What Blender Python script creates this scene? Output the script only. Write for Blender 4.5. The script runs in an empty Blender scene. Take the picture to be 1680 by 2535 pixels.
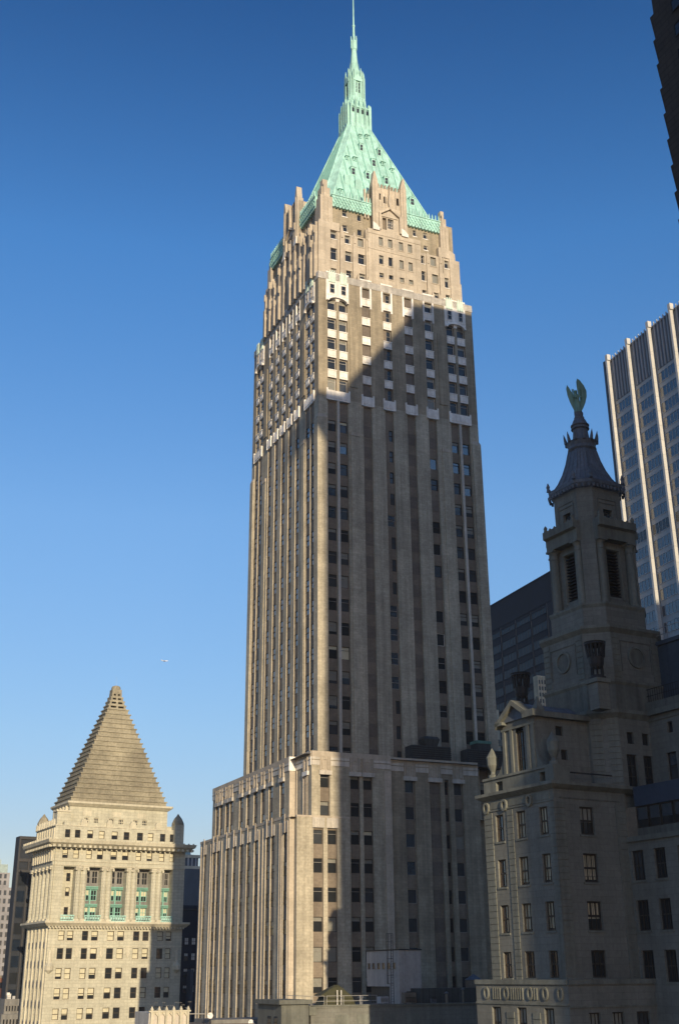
import bpy, math, random
from math import sin, cos, tan, radians, pi, hypot, atan2, sqrt
from mathutils import Vector
random.seed(7)
sc = bpy.context.scene
COL = sc.collection

# ------------------------------------------------------------------ camera
G = 110.0                                   # camera height above the street
F_PX, PITCH, ROLL, CY = 2946.5, radians(22.70), radians(.4617), 1177.3
PW, PH = 1680.0, 2535.0
cam_d = bpy.data.cameras.new('camera')
cam = bpy.data.objects.new('camera', cam_d)
COL.objects.link(cam)
cam.location = (0, 0, G)
fw = Vector((0, cos(PITCH), sin(PITCH)))
rt0 = Vector((1, 0, 0))
up0 = Vector((0, -sin(PITCH), cos(PITCH)))
rt = rt0 * cos(ROLL) + up0 * (-sin(ROLL)) * -1
rt = (rt0 * cos(ROLL) - up0 * sin(ROLL))
up = (rt0 * sin(ROLL) + up0 * cos(ROLL))
from mathutils import Matrix
cam.rotation_euler = Matrix((rt, up, -fw)).transposed().to_euler()
cam_d.sensor_fit = 'VERTICAL'
cam_d.sensor_height = 36
cam_d.lens = F_PX / PH * 36
cam_d.shift_y = -(PH / 2 - CY) / PH
cam_d.clip_start = 0.5
cam_d.clip_end = 20000
sc.camera = cam

# ------------------------------------------------------------------ light
SUN_AZ, SUN_EL = radians(180 - 15.05), radians(13.0)     # azimuth clockwise from +Y
world = bpy.data.worlds.new("World")
sc.world = world
world.use_nodes = True
wn = world.node_tree
bg = wn.nodes['Background']
sky = wn.nodes.new('ShaderNodeTexSky')
sky.sky_type = 'NISHITA'
sky.sun_disc = False
sky.sun_elevation = SUN_EL
sky.sun_rotation = SUN_AZ
sky.air_density = 1.0
sky.dust_density = 0.35
sky.ozone_density = 2.6
hs = wn.nodes.new('ShaderNodeHueSaturation'); hs.inputs['Saturation'].default_value = 1.10
gm = wn.nodes.new('ShaderNodeGamma'); gm.inputs[1].default_value = 1.15
wn.links.new(sky.outputs[0], hs.inputs['Color']); wn.links.new(hs.outputs[0], gm.inputs[0]); # clearer, deeper zenith and a softer horizon than the stock atmosphere
wtc = wn.nodes.new('ShaderNodeTexCoord'); wsp = wn.nodes.new('ShaderNodeSeparateXYZ'); wrp = wn.nodes.new('ShaderNodeValToRGB')
wn.links.new(wtc.outputs['Generated'], wsp.inputs[0]); wn.links.new(wsp.outputs[2], wrp.inputs[0])
els = wrp.color_ramp.elements
for p_, c_ in ((0.0, (.50, .40, .43)), (.10, (.56, .44, .46)), (.18, (.68, .57, .56)), (.35, (.83, .78, .77)), (.55, (.54, .78, .90)), (.72, (.18, .45, .64))):
    e_ = els[0] if p_ == 0 else (els[-1] if p_ == .72 else els.new(p_)); e_.position = p_; e_.color = (*c_, 1)
wmx = wn.nodes.new('ShaderNodeMix'); wmx.data_type = 'RGBA'; wmx.blend_type = 'MULTIPLY'; wmx.inputs[0].default_value = 1
wn.links.new(gm.outputs[0], wmx.inputs[6]); wn.links.new(wrp.outputs[0], wmx.inputs[7]); wn.links.new(wmx.outputs[2], bg.inputs[0])
bg.inputs[1].default_value = 0.15
sun_d = bpy.data.lights.new('sun', 'SUN')
sun_d.energy = 4.3
sun_d.angle = radians(0.5)
sun_d.color = (1.0, 0.80, 0.54)
sun = bpy.data.objects.new('sun', sun_d)
COL.objects.link(sun)
sdir = Vector((sin(SUN_AZ) * cos(SUN_EL), cos(SUN_AZ) * cos(SUN_EL), sin(SUN_EL)))
sun.rotation_euler = sdir.to_track_quat('Z', 'Y').to_euler()
sc.view_settings.view_transform = 'Standard'
sc.view_settings.look = 'None'
sc.view_settings.exposure = 0.32
sc.view_settings.gamma = 1
sc.cycles.max_bounces = 6
sc.cycles.diffuse_bounces = 3
sc.cycles.glossy_bounces = 3

# ------------------------------------------------------------------ materials
MATS = {}
def rgb(c): return (c[0], c[1], c[2], 1)
def mat(name, col, rough=.85, var=.18, vscale=.35, fine=.10, joints=None, streak=.12, dark=.6, bump=.0,
        metallic=0, ior=1.45, spec=.4, stain=None):
    """plain procedural masonry / metal: colour noise at two scales, rain streaks, optional block joints (w, h, mortar, size)"""
    m = bpy.data.materials.new(name); m.use_nodes = True; nt = m.node_tree; N = nt.nodes; L = nt.links
    b = N['Principled BSDF']
    b.inputs['Roughness'].default_value = rough
    b.inputs['Metallic'].default_value = metallic
    b.inputs['IOR'].default_value = ior
    b.inputs['Specular IOR Level'].default_value = spec
    tc = N.new('ShaderNodeTexCoord')
    def noise(scale, detail, sc3=None, src='Object'):
        n = N.new('ShaderNodeTexNoise'); n.inputs['Scale'].default_value = scale; n.inputs['Detail'].default_value = detail
        n.inputs['Roughness'].default_value = .6
        if sc3:
            mp = N.new('ShaderNodeMapping'); mp.inputs['Scale'].default_value = sc3
            L.new(tc.outputs[src], mp.inputs[0]); L.new(mp.outputs[0], n.inputs['Vector'])
        else:
            L.new(tc.outputs[src], n.inputs['Vector'])
        return n
    def ramp(src, lo, hi, a, bb):
        r = N.new('ShaderNodeMapRange'); r.inputs[1].default_value = lo; r.inputs[2].default_value = hi
        r.inputs[3].default_value = a; r.inputs[4].default_value = bb; L.new(src, r.inputs[0]); return r.outputs[0]
    def mul(a, bb):
        x = N.new('ShaderNodeMath'); x.operation = 'MULTIPLY'; L.new(a, x.inputs[0])
        if isinstance(bb, float): x.inputs[1].default_value = bb
        else: L.new(bb, x.inputs[1])
        return x.outputs[0]
    f = ramp(noise(vscale, 4).outputs[0], .3, .7, 1 - var, 1 + var)
    f = mul(f, ramp(noise(vscale * 9, 3).outputs[0], .3, .7, 1 - fine, 1 + fine))
    if streak:
        f = mul(f, ramp(noise(1, 4, (1.6, 1.6, .07)).outputs[0], .35, .75, 1 + streak * .4, 1 - streak))
    f = mul(f, ramp(noise(vscale * .35, 5, (1, 1, .45)).outputs[0], .42, .62, 1 - var * .5, 1 + var * .5))
    jf = None
    if joints:
        w, h, mo, sz = joints
        br = N.new('ShaderNodeTexBrick'); br.inputs['Scale'].default_value = 1
        br.inputs['Brick Width'].default_value = w; br.inputs['Row Height'].default_value = h
        br.inputs['Mortar Size'].default_value = sz; br.inputs['Mortar Smooth'].default_value = .2
        br.inputs['Color1'].default_value = (1, 1, 1, 1); br.inputs['Color2'].default_value = (.86, .86, .86, 1)
        br.inputs['Mortar'].default_value = (mo, mo, mo, 1); br.inputs['Bias'].default_value = 0
        L.new(tc.outputs['UV'], br.inputs['Vector'])
        sp = N.new('ShaderNodeSeparateColor'); L.new(br.outputs[0], sp.inputs[0]); jf = sp.outputs[0]
        f = mul(f, jf)
    mx = N.new('ShaderNodeMix'); mx.data_type = 'RGBA'; mx.blend_type = 'MULTIPLY'
    mx.inputs[0].default_value = 1; mx.inputs[6].default_value = rgb(col)
    cc = N.new('ShaderNodeCombineColor')
    for i in range(3): L.new(f, cc.inputs[i])
    L.new(cc.outputs[0], mx.inputs[7])
    out = mx.outputs[2]
    if stain:
        m2 = N.new('ShaderNodeMix'); m2.data_type = 'RGBA'; m2.inputs[7].default_value = rgb(stain)
        L.new(ramp(noise(.9, 5, (1, 1, .25)).outputs[0], .55, .72, 0, .75), m2.inputs[0]); L.new(out, m2.inputs[6]); out = m2.outputs[2]
    L.new(out, b.inputs['Base Color'])
    if bump:
        bp = N.new('ShaderNodeBump'); bp.inputs['Strength'].default_value = bump; bp.inputs['Distance'].default_value = .05
        L.new(noise(vscale * 14, 4).outputs[0], bp.inputs['Height']); L.new(bp.outputs[0], b.inputs['Normal'])
    MATS[name] = m
    return m

def glass(name, col, rough=.06, spec=.5, ior=1.5):
    m = bpy.data.materials.new(name); m.use_nodes = True; nt = m.node_tree; N = nt.nodes; L = nt.links
    b = N['Principled BSDF']; b.inputs['Roughness'].default_value = rough; b.inputs['IOR'].default_value = ior
    b.inputs['Specular IOR Level'].default_value = spec
    tc = N.new('ShaderNodeTexCoord'); n = N.new('ShaderNodeTexNoise'); n.inputs['Scale'].default_value = .8; n.inputs['Detail'].default_value = 3
    L.new(tc.outputs['Object'], n.inputs['Vector'])
    r = N.new('ShaderNodeMix'); r.data_type = 'RGBA'; r.inputs[6].default_value = rgb([c * .6 for c in col]); r.inputs[7].default_value = rgb([c * 1.4 for c in col])
    L.new(n.outputs[0], r.inputs[0]); L.new(r.outputs[2], b.inputs['Base Color'])
    bp = N.new('ShaderNodeBump'); bp.inputs['Strength'].default_value = .05; bp.inputs['Distance'].default_value = .2
    n2 = N.new('ShaderNodeTexNoise'); n2.inputs['Scale'].default_value = .35
    L.new(tc.outputs['Object'], n2.inputs['Vector']); L.new(n2.outputs[0], bp.inputs['Height']); L.new(bp.outputs[0], b.inputs['Normal'])
    MATS[name] = m
    return m

mat('tan_brick', (0.43, 0.395, 0.305), joints=(.9, .36, .80, .022), streak=.30, var=.17, fine=.14)
mat('tan_stone', (0.485, 0.43, 0.345), streak=.16, var=.12, joints=(1.6, .9, .86, .03))
mat('brown_brick', (0.215, 0.18, 0.138), streak=.15, joints=(.7, .3, .85, .02))
mat('infill_brick', (0.165, 0.14, 0.115), streak=.1, joints=(.7, .3, .85, .02))
mat('grey_brick', (0.325, 0.285, 0.21), streak=.3, var=.2, joints=(.9, .36, .8, .022))
mat('white_terracotta', (0.78, 0.755, 0.7), rough=.5, streak=.28, var=.12, vscale=1.1)
mat('aged_terracotta', (0.52, 0.49, 0.43), rough=.6, streak=.3, var=.12)
mat('green_terracotta', (.60, .74, .64), rough=.5, streak=.25, var=.1)
mat('copper_patina', (0.37, 0.65, 0.585), rough=.55, var=.12, vscale=.5, streak=.28, stain=(.22, .44, .38))
mat('copper_seam', (.20, .44, .37), rough=.6, var=.1, streak=.1)  # green metal; on the roof seams its darkness stands in for batten shadow
mat('copper_dark', (.12, .27, .22), rough=.6, var=.2, streak=.2)
mat('limestone', (0.495, 0.485, 0.383), joints=(1.5, .55, .74, .035), streak=.14, var=.09)
mat('limestone_trim', (0.515, 0.490, 0.383), streak=.22, var=.12)
mat('pyramid_stone', (0.286, 0.265, 0.197), streak=.1, var=.25, vscale=.3, fine=.22, stain=(.20, .18, .135))
mat('church_stone', (0.179, 0.183, 0.162), joints=(1.6, .5, .8, .03), streak=.15, var=.12)
mat('church_trim', (0.158, 0.167, 0.145), streak=.3, var=.15)
mat('church_dirty', (0.134, 0.141, 0.125), streak=.35, var=.2)
mat('lead_roof', (0.115, 0.135, 0.165), rough=.6, streak=.3, var=.2, fine=.2)
mat('verdigris', (0.17, 0.3, 0.24), rough=.6, streak=.3, var=.2)
mat('black_metal', (.022, .022, .024), rough=.6, streak=.1)
mat('dark_metal', (.06, .065, .065), rough=.6, streak=.2, joints=(.8, 3, .6, .05))
mat('rail_metal', (.30, .30, .29), rough=.5, streak=0)
mat('frame_dark', (.035, .030, .025), rough=.6, streak=0)
mat('frame_brown', (.06, .045, .03), rough=.6, streak=0)
mat('frame_grey', (.24, .23, .21), rough=.6, streak=0)
mat('frame_white', (.60, .57, .52), rough=.6, streak=0)
mat('blind_cream', (.56, .53, .38), rough=.35, streak=0, var=.05, spec=.6)
mat('blind_grey', (.22, .22, .19), rough=.3, streak=0, var=.05, spec=.6)
mat('curtain', (.60, .53, .37), rough=.35, streak=0, var=.2, joints=(.17, 3, .35, .05), spec=.6)
mat('alu_white', (0.566, 0.571, 0.546), rough=.45, streak=.05, var=.04, joints=(9, 4.4, .75, .09))
mat('alu_grey', (.40, .41, .42), rough=.45, streak=.1, var=.06)
mat('alu_dark', (.13, .14, .16), rough=.45, streak=.1, var=.1)
mat('bronze_pier', (0.045, 0.045, 0.048), rough=.5, streak=.1)
mat('bronze_wall', (0.028, 0.034, 0.044), rough=.8, streak=.1)
mat('black_clad', (0.005, 0.012, 0.028), rough=.75, streak=.1, var=.15)
mat('pink_granite', (0.27, 0.265, 0.265), rough=.7, streak=.05)
mat('pale_copper', (0.3, 0.38, 0.36), rough=.7, streak=.1)
mat('red_brick', (.22, .10, .06), streak=.1, joints=(.8, .3, .8, .03))
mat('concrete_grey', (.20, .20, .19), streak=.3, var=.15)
mat('slate_blue', (.055, .075, .10), rough=.5, streak=.2)
mat('blue_panel', (.045, .065, .10), rough=.5, streak=.1)
mat('roof_gravel', (.16, .15, .14), streak=0, vscale=2)
mat('penthouse_paint', (.40, .375, .35), streak=.25, var=.06)
mat('tarp_olive', (.055, .055, .028), rough=.8, streak=.1)
mat('street_asphalt', (.05, .05, .052), streak=0, vscale=.05)
mat('dish_white', (.75, .74, .70), rough=.5, streak=0)
mat('rust_brick', (.085, .06, .045), streak=.15, joints=(1.2, .5, .7, .04))
mat('near_dark', (.050, .040, .034), streak=.15, joints=(2.2, .7, .55, .06))
glass('glass_dark', (.022, .025, .028))
glass('glass_mid', (.050, .056, .062))
glass('glass_sky', (.035, .055, .075), spec=.9, ior=1.8, rough=.08)  # blue base tint stands in for the reflected sky
glass('glass_coated', (.02, .03, .045), spec=.8, ior=1.75, rough=.05)
glass('glass_dull', (.030, .034, .038), spec=.18, rough=.25)
glass('glass_black', (.008, .013, .024), spec=.2, rough=.3)
glass('glass_green', (.02, .035, .03))
glass('glass_office', (.015, .022, .034), spec=.8, ior=1.6, rough=.07)

# ------------------------------------------------------------------ mesh helpers
class MB:
    def __init__(s, z0=0.0): s.v = []; s.f = []; s.m = []; s.z0 = z0
    def face(s, pts, m):
        n = len(s.v)
        for p in pts: s.v.append((p[0], p[1], p[2] + s.z0))
        s.f.append(tuple(range(n, n + len(pts)))); s.m.append(m)
    def box(s, x0, x1, y0, y1, z0, z1, m, top=None):
        P = [(x0, y0), (x1, y0), (x1, y1), (x0, y1)]
        s.loft([(P, z0), (P, z1)], m, top)
    def loft(s, secs, m, top=None, cap=True):
        """secs: list of (polygon, z) with equal vertex counts, polygons counter-clockwise"""
        for (A, za), (B, zb) in zip(secs, secs[1:]):
            k = len(A)
            for i in range(k):
                j = (i + 1) % k
                s.face([(A[i][0], A[i][1], za), (A[j][0], A[j][1], za), (B[j][0], B[j][1], zb), (B[i][0], B[i][1], zb)], m)
        if cap:
            A, z = secs[0]; s.face([(p[0], p[1], z) for p in reversed(A)], m)
            B, z = secs[-1]; s.face([(p[0], p[1], z) for p in B], top or m)
    def prism(s, prof, T, d0, d1, m):
        """profile in (s,t) of the face transform T, extruded between depths d0 and d1"""
        k = len(prof)
        a = [T(p[0], p[1], d0) for p in prof]; b = [T(p[0], p[1], d1) for p in prof]
        s.face(a, m); s.face(b[::-1], m)
        for i in range(k):
            j = (i + 1) % k
            s.face([a[j], a[i], b[i], b[j]], m)
    def tbox(s, T, s0, s1, t0, t1, d0, d1, m):
        s.prism([(s0, t0), (s1, t0), (s1, t1), (s0, t1)], T, d0, d1, m)
    def ring(s, x, y, r, n, rot=0): return [(x + r * cos(rot + 2 * pi * i / n), y + r * sin(rot + 2 * pi * i / n)) for i in range(n)]
    def lathe(s, x, y, prof, m, n=12, rot=0):
        s.loft([(s.ring(x, y, r, n, rot), z) for r, z in prof], m)
    def tube(s, p, q, r, m, n=5):
        p = Vector(p); q = Vector(q); d = (q - p).normalized()
        a = d.orthogonal().normalized(); b = d.cross(a)
        A = [p + (a * cos(2 * pi * i / n) + b * sin(2 * pi * i / n)) * r for i in range(n)]
        B = [x + (q - p) for x in A]
        for i in range(n):
            j = (i + 1) % n; s.face([A[i], A[j], B[j], B[i]], m)
        s.face(A[::-1], m); s.face(B, m)
    def sheet(s, T, s0, s1, t0, t1, m, holes=(), d=0.0, rev=None):
        """wall sheet at depth d with rectangular openings (a, b, c, e, depth) and their reveals"""
        S = sorted({s0, s1} | {x for h in holes for x in h[:2] if s0 < x < s1})
        Z = sorted({t0, t1} | {x for h in holes for x in h[2:4] if t0 < x < t1})
        for i in range(len(S) - 1):
            sm = (S[i] + S[i + 1]) / 2
            hs = [h for h in holes if h[0] < sm < h[1]]
            run = None
            for j in range(len(Z) - 1):
                zm = (Z[j] + Z[j + 1]) / 2
                hole = any(h[2] < zm < h[3] for h in hs)
                if not hole and run is None: run = Z[j]
                if run is not None and (hole or j == len(Z) - 2):
                    top = Z[j] if hole else Z[j + 1]
                    s.face([T(S[i], run, d), T(S[i + 1], run, d), T(S[i + 1], top, d), T(S[i], top, d)], m)
                    run = None
        for h in holes:
            a, b, c, e, dep = h[:5]; r = rev or m
            c = max(c, t0); e = min(e, t1)
            s.face([T(a, c, d), T(a, e, d), T(a, e, d + dep), T(a, c, d + dep)], r)
            s.face([T(b, e, d), T(b, c, d), T(b, c, d + dep), T(b, e, d + dep)], r)
            s.face([T(a, e, d), T(b, e, d), T(b, e, d + dep), T(a, e, d + dep)], r)
            s.face([T(b, c, d), T(a, c, d), T(a, c, d + dep), T(b, c, d + dep)], r)
    def build(s, name, parent=None, **props):
        me = bpy.data.meshes.new(name)
        me.from_pydata(s.v, [], s.f)
        names = sorted(set(s.m)); ix = {n: i for i, n in enumerate(names)}
        for n in names: me.materials.append(MATS[n])
        me.polygons.foreach_set('material_index', [ix[n] for n in s.m])
        uv = me.uv_layers.new(name='UVMap'); data = [0.0] * (2 * len(me.loops))
        for p in me.polygons:
            n = p.normal
            if abs(n.z) > .8:
                for li in p.loop_indices:
                    c = me.vertices[me.loops[li].vertex_index].co; data[2 * li] = c.x; data[2 * li + 1] = c.y
            else:
                tx, ty = -n.y, n.x; q = hypot(tx, ty) or 1; tx /= q; ty /= q
                for li in p.loop_indices:
                    c = me.vertices[me.loops[li].vertex_index].co; data[2 * li] = c.x * tx + c.y * ty; data[2 * li + 1] = c.z
        uv.data.foreach_set('uv', data)
        o = bpy.data.objects.new(name, me); COL.objects.link(o)
        if parent: o.parent = parent
        for k, val in props.items(): o[k] = val
        return o

def empty(name, label, cat, group=None, loc=(0, 0, 0), rot=0, scale=1):
    o = bpy.data.objects.new(name, None); COL.objects.link(o)
    o.empty_display_size = 2
    o.location = loc; o.rotation_euler = (0, 0, rot); o.scale = (scale,) * 3
    o['label'] = label; o['category'] = cat
    if group: o['group'] = group
    return o
def tag(o, label, cat, group=None):
    o['label'] = label; o['category'] = cat
    if group: o['group'] = group
    return o

def azim(x, y):          # horizontal unit vector and azimuth of a photo column/row -- used once to fix building anchors
    a = x - PW / 2; b = CY - y
    a2 = a * cos(ROLL) + b * sin(ROLL); b2 = -a * sin(ROLL) + b * cos(ROLL)
    r = fw * F_PX + rt0 * a2 + up0 * b2
    h = hypot(r.x, r.y); return r.x / h, r.y / h
def project(p):
    d = Vector(p) - Vector((0, 0, G)); c = d.dot(fw)
    if c < 1: return None
    return (d.dot(rt) / c * F_PX, d.dot(up) / c * F_PX + (PH / 2 - CY))

class Building:
    """root Empty at street level; local x = u (along the right-hand face), y = v (going away along the left-hand face).
    heights below are given relative to the camera level and shifted to the street by z0"""
    def __init__(s, name, label, cat, az, anchor, dist, scale=1.0, group=None, loc=None):
        if loc is None:
            dx, dy = anchor; loc = (dx * dist, dy * dist, 0)
        s.root = empty(name, label, cat, group, loc, pi / 2 - radians(az), scale)
        s.z0 = G / scale; s.rot = pi / 2 - radians(az); s.scale = scale; s.loc = loc; s.wins = []
        s.base = -s.z0
    def mb(s): return MB(s.z0)
    def world(s, x, y, z):
        c, n = cos(s.rot), sin(s.rot); x *= s.scale; y *= s.scale
        return (s.loc[0] + x * c - y * n, s.loc[1] + x * n + y * c, (z + s.z0) * s.scale)
    def win(s, T, a, b, c, e, d, style): s.wins.append((T, a, b, c, e, d, style))
    def finish(s, limit=100, min_area=9.0):
        """windows: the ones that show largest get an object each (frame > pane), the rest are one mesh"""
        R = []
        for w in s.wins:
            T, a, b, c, e, d, st = w
            q = [project(s.world(*T(x, z, d))) for x, z in ((a, c), (b, c), (b, e), (a, e))]
            if any(p is None for p in q): R.append((0, w)); continue
            A = abs(sum(q[i][0] * q[(i + 1) % 4][1] - q[(i + 1) % 4][0] * q[i][1] for i in range(4))) / 2
            cx = sum(p[0] for p in q) / 4; cy = sum(p[1] for p in q) / 4
            if abs(cx) > PW / 2 or abs(cy) > PH / 2: A = 0
            R.append((A, w))
        R.sort(key=lambda r: -r[0])
        rest = s.mb(); nrest = 0
        for i, (A, w) in enumerate(R):
            if i < limit and A > min_area:
                m = s.mb(); p = s.mb(); window_mesh(m, p, *w)
                fr = m.build('window', s.root); p.build('pane', fr)
            else:
                window_mesh(rest, rest, *w); nrest += 1
        if nrest: rest.build('window', s.root, kind='stuff')

def window_mesh(m, p, T, a, b, c, e, d, st):
    """st: dict(frame, glass, kind, t, blind)"""
    fr = st.get('frame', 'frame_dark'); t = st.get('t', .07); pr = .05
    g = st.get('glass', 'glass_dark'); kind = st.get('kind', 'sash')
    for (x0, x1, z0, z1) in ((a, a + t, c, e), (b - t, b, c, e), (a + t, b - t, e - t, e), (a + t, b - t, c, c + t)):
        m.tbox(T, x0, x1, z0, z1, d - pr, d + .02, fr)
    if kind == 'sash':
        zm = (c + e) / 2; m.tbox(T, a + t, b - t, zm - t / 2, zm + t / 2, d - pr * .9, d + .02, fr)
    elif kind == 'transom':
        zm = e - (e - c) * .28; m.tbox(T, a + t, b - t, zm - t * .35, zm + t * .35, d - pr * .9, d + .02, st.get('bar', fr))
    elif kind == 'grid':
        zm = (c + e) / 2; m.tbox(T, a + t, b - t, zm - t * .6, zm + t * .6, d - pr * .9, d + .02, fr)
        for k in (1, 2):
            xm = a + (b - a) * k / 3; m.tbox(T, xm - t * .25, xm + t * .25, c + t, e - t, d - pr * .6, d + .02, fr)
    elif kind == 'cross':
        for k in range(1, st.get('nx', 2)):
            xm = a + (b - a) * k / st.get('nx', 2); m.tbox(T, xm - t * .4, xm + t * .4, c + t, e - t, d - pr * .6, d + .02, fr)
        for k in range(1, st.get('ny', 3)):
            zm = c + (e - c) * k / st.get('ny', 3); m.tbox(T, a + t, b - t, zm - t * .4, zm + t * .4, d - pr * .7, d + .02, fr)
    bl = st.get('blind', 0); bm = st.get('bmat', 'blind_cream')
    dz = d + .035
    zb = e - (e - c) * bl
    if bl < 1: p.face([T(a, c, dz), T(b, c, dz), T(b, zb, dz), T(a, zb, dz)], g)
    if bl > 0: p.face([T(a, zb, dz), T(b, zb, dz), T(b, e, dz), T(a, e, dz)], bm)
    if st.get('sill'):
        m.tbox(T, a - .12, b + .12, c - .16, c - .004, -.08, d + .02, st['sill'])
    if st.get('hood'):
        m.tbox(T, a - .1, b + .1, e + .004, e + .14, -.05, d + .02, st['hood'])

def faceF(y0): return lambda s_, t_, d_: (s_, y0 + d_, t_)     # right-hand face (normal -v), depth goes +v
def faceL(x0): return lambda s_, t_, d_: (x0 + d_, s_, t_)     # left-hand face (normal -u)

def facade_cols(B, m, T, s0, s1, t0, t1, cols, rows, wall, slotmat, style, slot=.3, wdep=.14, slot_range=None, skip=None, d=0.0):
    """wall with full-height recessed window slots; cols: list of (a, b, kind); rows: list of (bottom, top)"""
    z0, z1 = slot_range or (t0, t1)
    m.sheet(T, s0, s1, t0, t1, wall, [(a, b, z0, z1, slot) for a, b, k in cols], d=d)
    for a, b, k in cols:
        hs = []
        for ri, (c, e) in enumerate(rows):
            if c < z0 or e > z1: continue
            w = style(k, ri, a, b)
            if w is None: continue
            if w.get('infill'):
                m.tbox(T, a + .02, b - .02, c, e, d + slot - .03, d + slot + .1, w['infill']); continue
            wa, wb = w.get('x', (a + .05, b - .05))
            hs.append((wa, wb, c, e, wdep)); B.win(T, wa, wb, c, e, d + slot + wdep - .02, w)
        m.sheet(T, a, b, z0, z1, slotmat, hs, d=d + slot)

# ------------------------------------------------------------------ ground
g = MB()
g.face([(-9000, -9000, 0), (9000, -9000, 0), (9000, 9000, 0), (-9000, 9000, 0)], 'street_asphalt')
go = g.build('ground'); go['kind'] = 'structure'

# ================================================================== the green-roofed skyscraper
def rnd(*a): return random.choice(a)
A = azim(788, 1500)
T4 = Building('skyscraper', 'tall tan brick skyscraper with a steep green copper pyramid roof and needle spire', 'skyscraper', 65.95, A, 165)
base = T4.base
FLOOR = 3.565
rowtop = [28.94 + FLOOR * k for k in range(-10, 22)]
low_rows = [(t - 1.88, t) for t in rowtop if t < 82.0]
up_rows = [(t - 1.95, t) for t in rowtop if t > 84.0]
up_rows[-1] = (101.75, 103.5)
CF = [(1.6, 3.1, 'A'), (3.6, 5.05, 'B'), (7.65, 9.15, 'I'), (11.45, 12.95, 'N'), (15.35, 16.85, 'I'), (19.15, 20.65, 'W'), (23.25, 24.7, 'C'), (25.2, 26.7, 'C')]
CL = [(1.7, 3.1, 'L'), (3.55, 5.1, 'L')] + [(14.85 + 3.1 * k - .75, 14.85 + 3.1 * k + .72, 'L') for k in range(-2, 3)] + [(24.8, 26.2, 'L'), (26.7, 28.2, 'L')]
def st_front(k, ri, a, b):
    if k in 'AB':
        blue = random.random() < (.55 if (k == 'B' and ri > 22) else .12)
        return dict(frame='frame_dark', kind='transom', bar='frame_grey', glass='glass_sky' if blue else rnd('glass_dark', 'glass_dark', 'glass_mid'), blind=rnd(0, 0, 0, .28, .28, .5, .75, 1), bmat=rnd('blind_grey', 'blind_grey', 'blind_cream'))
    if k == 'I': return dict(infill='infill_brick')
    if k == 'N':
        if random.random() < .25: return dict(frame='frame_grey', glass='glass_sky', x=(a + .08, b - .08), t=.09)
        return dict(frame='frame_dark', glass='glass_mid', x=(a + .72, b - .08), t=.07)
    if k == 'W':
        if random.random() < .2: return dict(infill='infill_brick')
        return dict(frame=rnd('frame_grey', 'frame_dark', 'frame_white'), glass=rnd('glass_dark', 'glass_dark', 'glass_sky'), t=.08, kind=rnd('sash', 'none'))
    if k == 'C': return dict(frame='frame_dark', kind='transom', bar='frame_dark', glass='glass_sky' if ri > 18 and random.random() < .8 else rnd('glass_mid', 'glass_dark'), blind=rnd(0, 0, .3, .6), bmat='blind_grey')
    if k == 'L': return dict(frame='frame_brown', kind='sash', glass=rnd('glass_sky', 'glass_sky', 'glass_office'), x=(a + .03, b - .03))
def st_up(k, ri, a, b):
    if k == 'I': return dict(infill='infill_brick')
    if k == 'N': return dict(frame='frame_grey', glass='glass_dark', x=(a + .68, b - .06), kind='sash')
    return dict(frame='frame_white', t=.06, kind='transom', bar='frame_white', glass=rnd('glass_dark', 'glass_mid'), blind=rnd(0, 0, 0, 1, .28), bmat='blind_grey')
SH_T = 104.0
m = T4.mb()
TF, TL = faceF(0), faceL(0)
facade_cols(T4, m, TF, 0, 28.3, 20, 82.6, CF, low_rows, 'tan_brick', 'brown_brick', st_front, slot=.34)
facade_cols(T4, m, TF, 0, 28.3, 82.6, SH_T, CF, up_rows, 'grey_brick', 'brown_brick', st_up, slot=.30, slot_range=(83.6, 103.6))
facade_cols(T4, m, TL, 0, 29.8, 20, 82.6, CL, low_rows, 'tan_brick', 'brown_brick', st_front, slot=.11, wdep=.05)
facade_cols(T4, m, TL, 0, 29.8, 82.6, SH_T, CL, up_rows, 'grey_brick', 'brown_brick', lambda k, ri, a, b: dict(frame='frame_grey', glass=rnd('glass_mid', 'glass_sky'), kind='sash'), slot=.14, wdep=.05, slot_range=(83.6, 103.6))
# back faces and flat roof
m.face([(28.3, 0, 20), (28.3, 29.8, 20), (28.3, 29.8, 105), (28.3, 0, 105)], 'tan_brick')
m.face([(0, 29.8, 20), (28.3, 29.8, 20), (28.3, 29.8, 105), (0, 29.8, 105)], 'tan_brick')
m.face([(0, 0, SH_T), (28.3, 0, SH_T), (28.3, 29.8, SH_T), (0, 29.8, SH_T)], 'roof_gravel')
# stepped corner piers below the ledge at 79 m, and shallow pier strips
for (a, b) in ((-.22, 1.38), (26.9, 28.5)):
    m.box(a, b, -.22, 1.3, 20, 78.9, 'tan_brick'); m.loft([([(a, -.22), (b, -.22), (b, 1.3), (a, 1.3)], 78.904), ([(a + .2, -.02), (b - .2, -.02), (b - .2, 1.1), (a + .2, 1.1)], 79.5)], 'tan_stone')
m.box(-.22, 1, 28.5, 30.0, 20, 78.9, 'tan_brick'); m.loft([([(-.22, 28.5), (1, 28.5), (1, 30), (-.22, 30)], 78.904), ([(-.03, 28.7), (1, 28.7), (1, 29.9), (-.03, 29.9)], 79.5)], 'tan_stone')
for (a, b, zt) in ((5.4, 6.75, 76.6), (21.4, 22.8, 76.6)):
    m.box(a, b, -.13, .1, 20, zt, 'tan_brick'); m.box(a, b, -.13, .1, 85, 98.2, 'grey_brick')
    m.box(a - .05, b + .05, -.2, .1, zt + .003, zt + .6, 'tan_stone')
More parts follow.
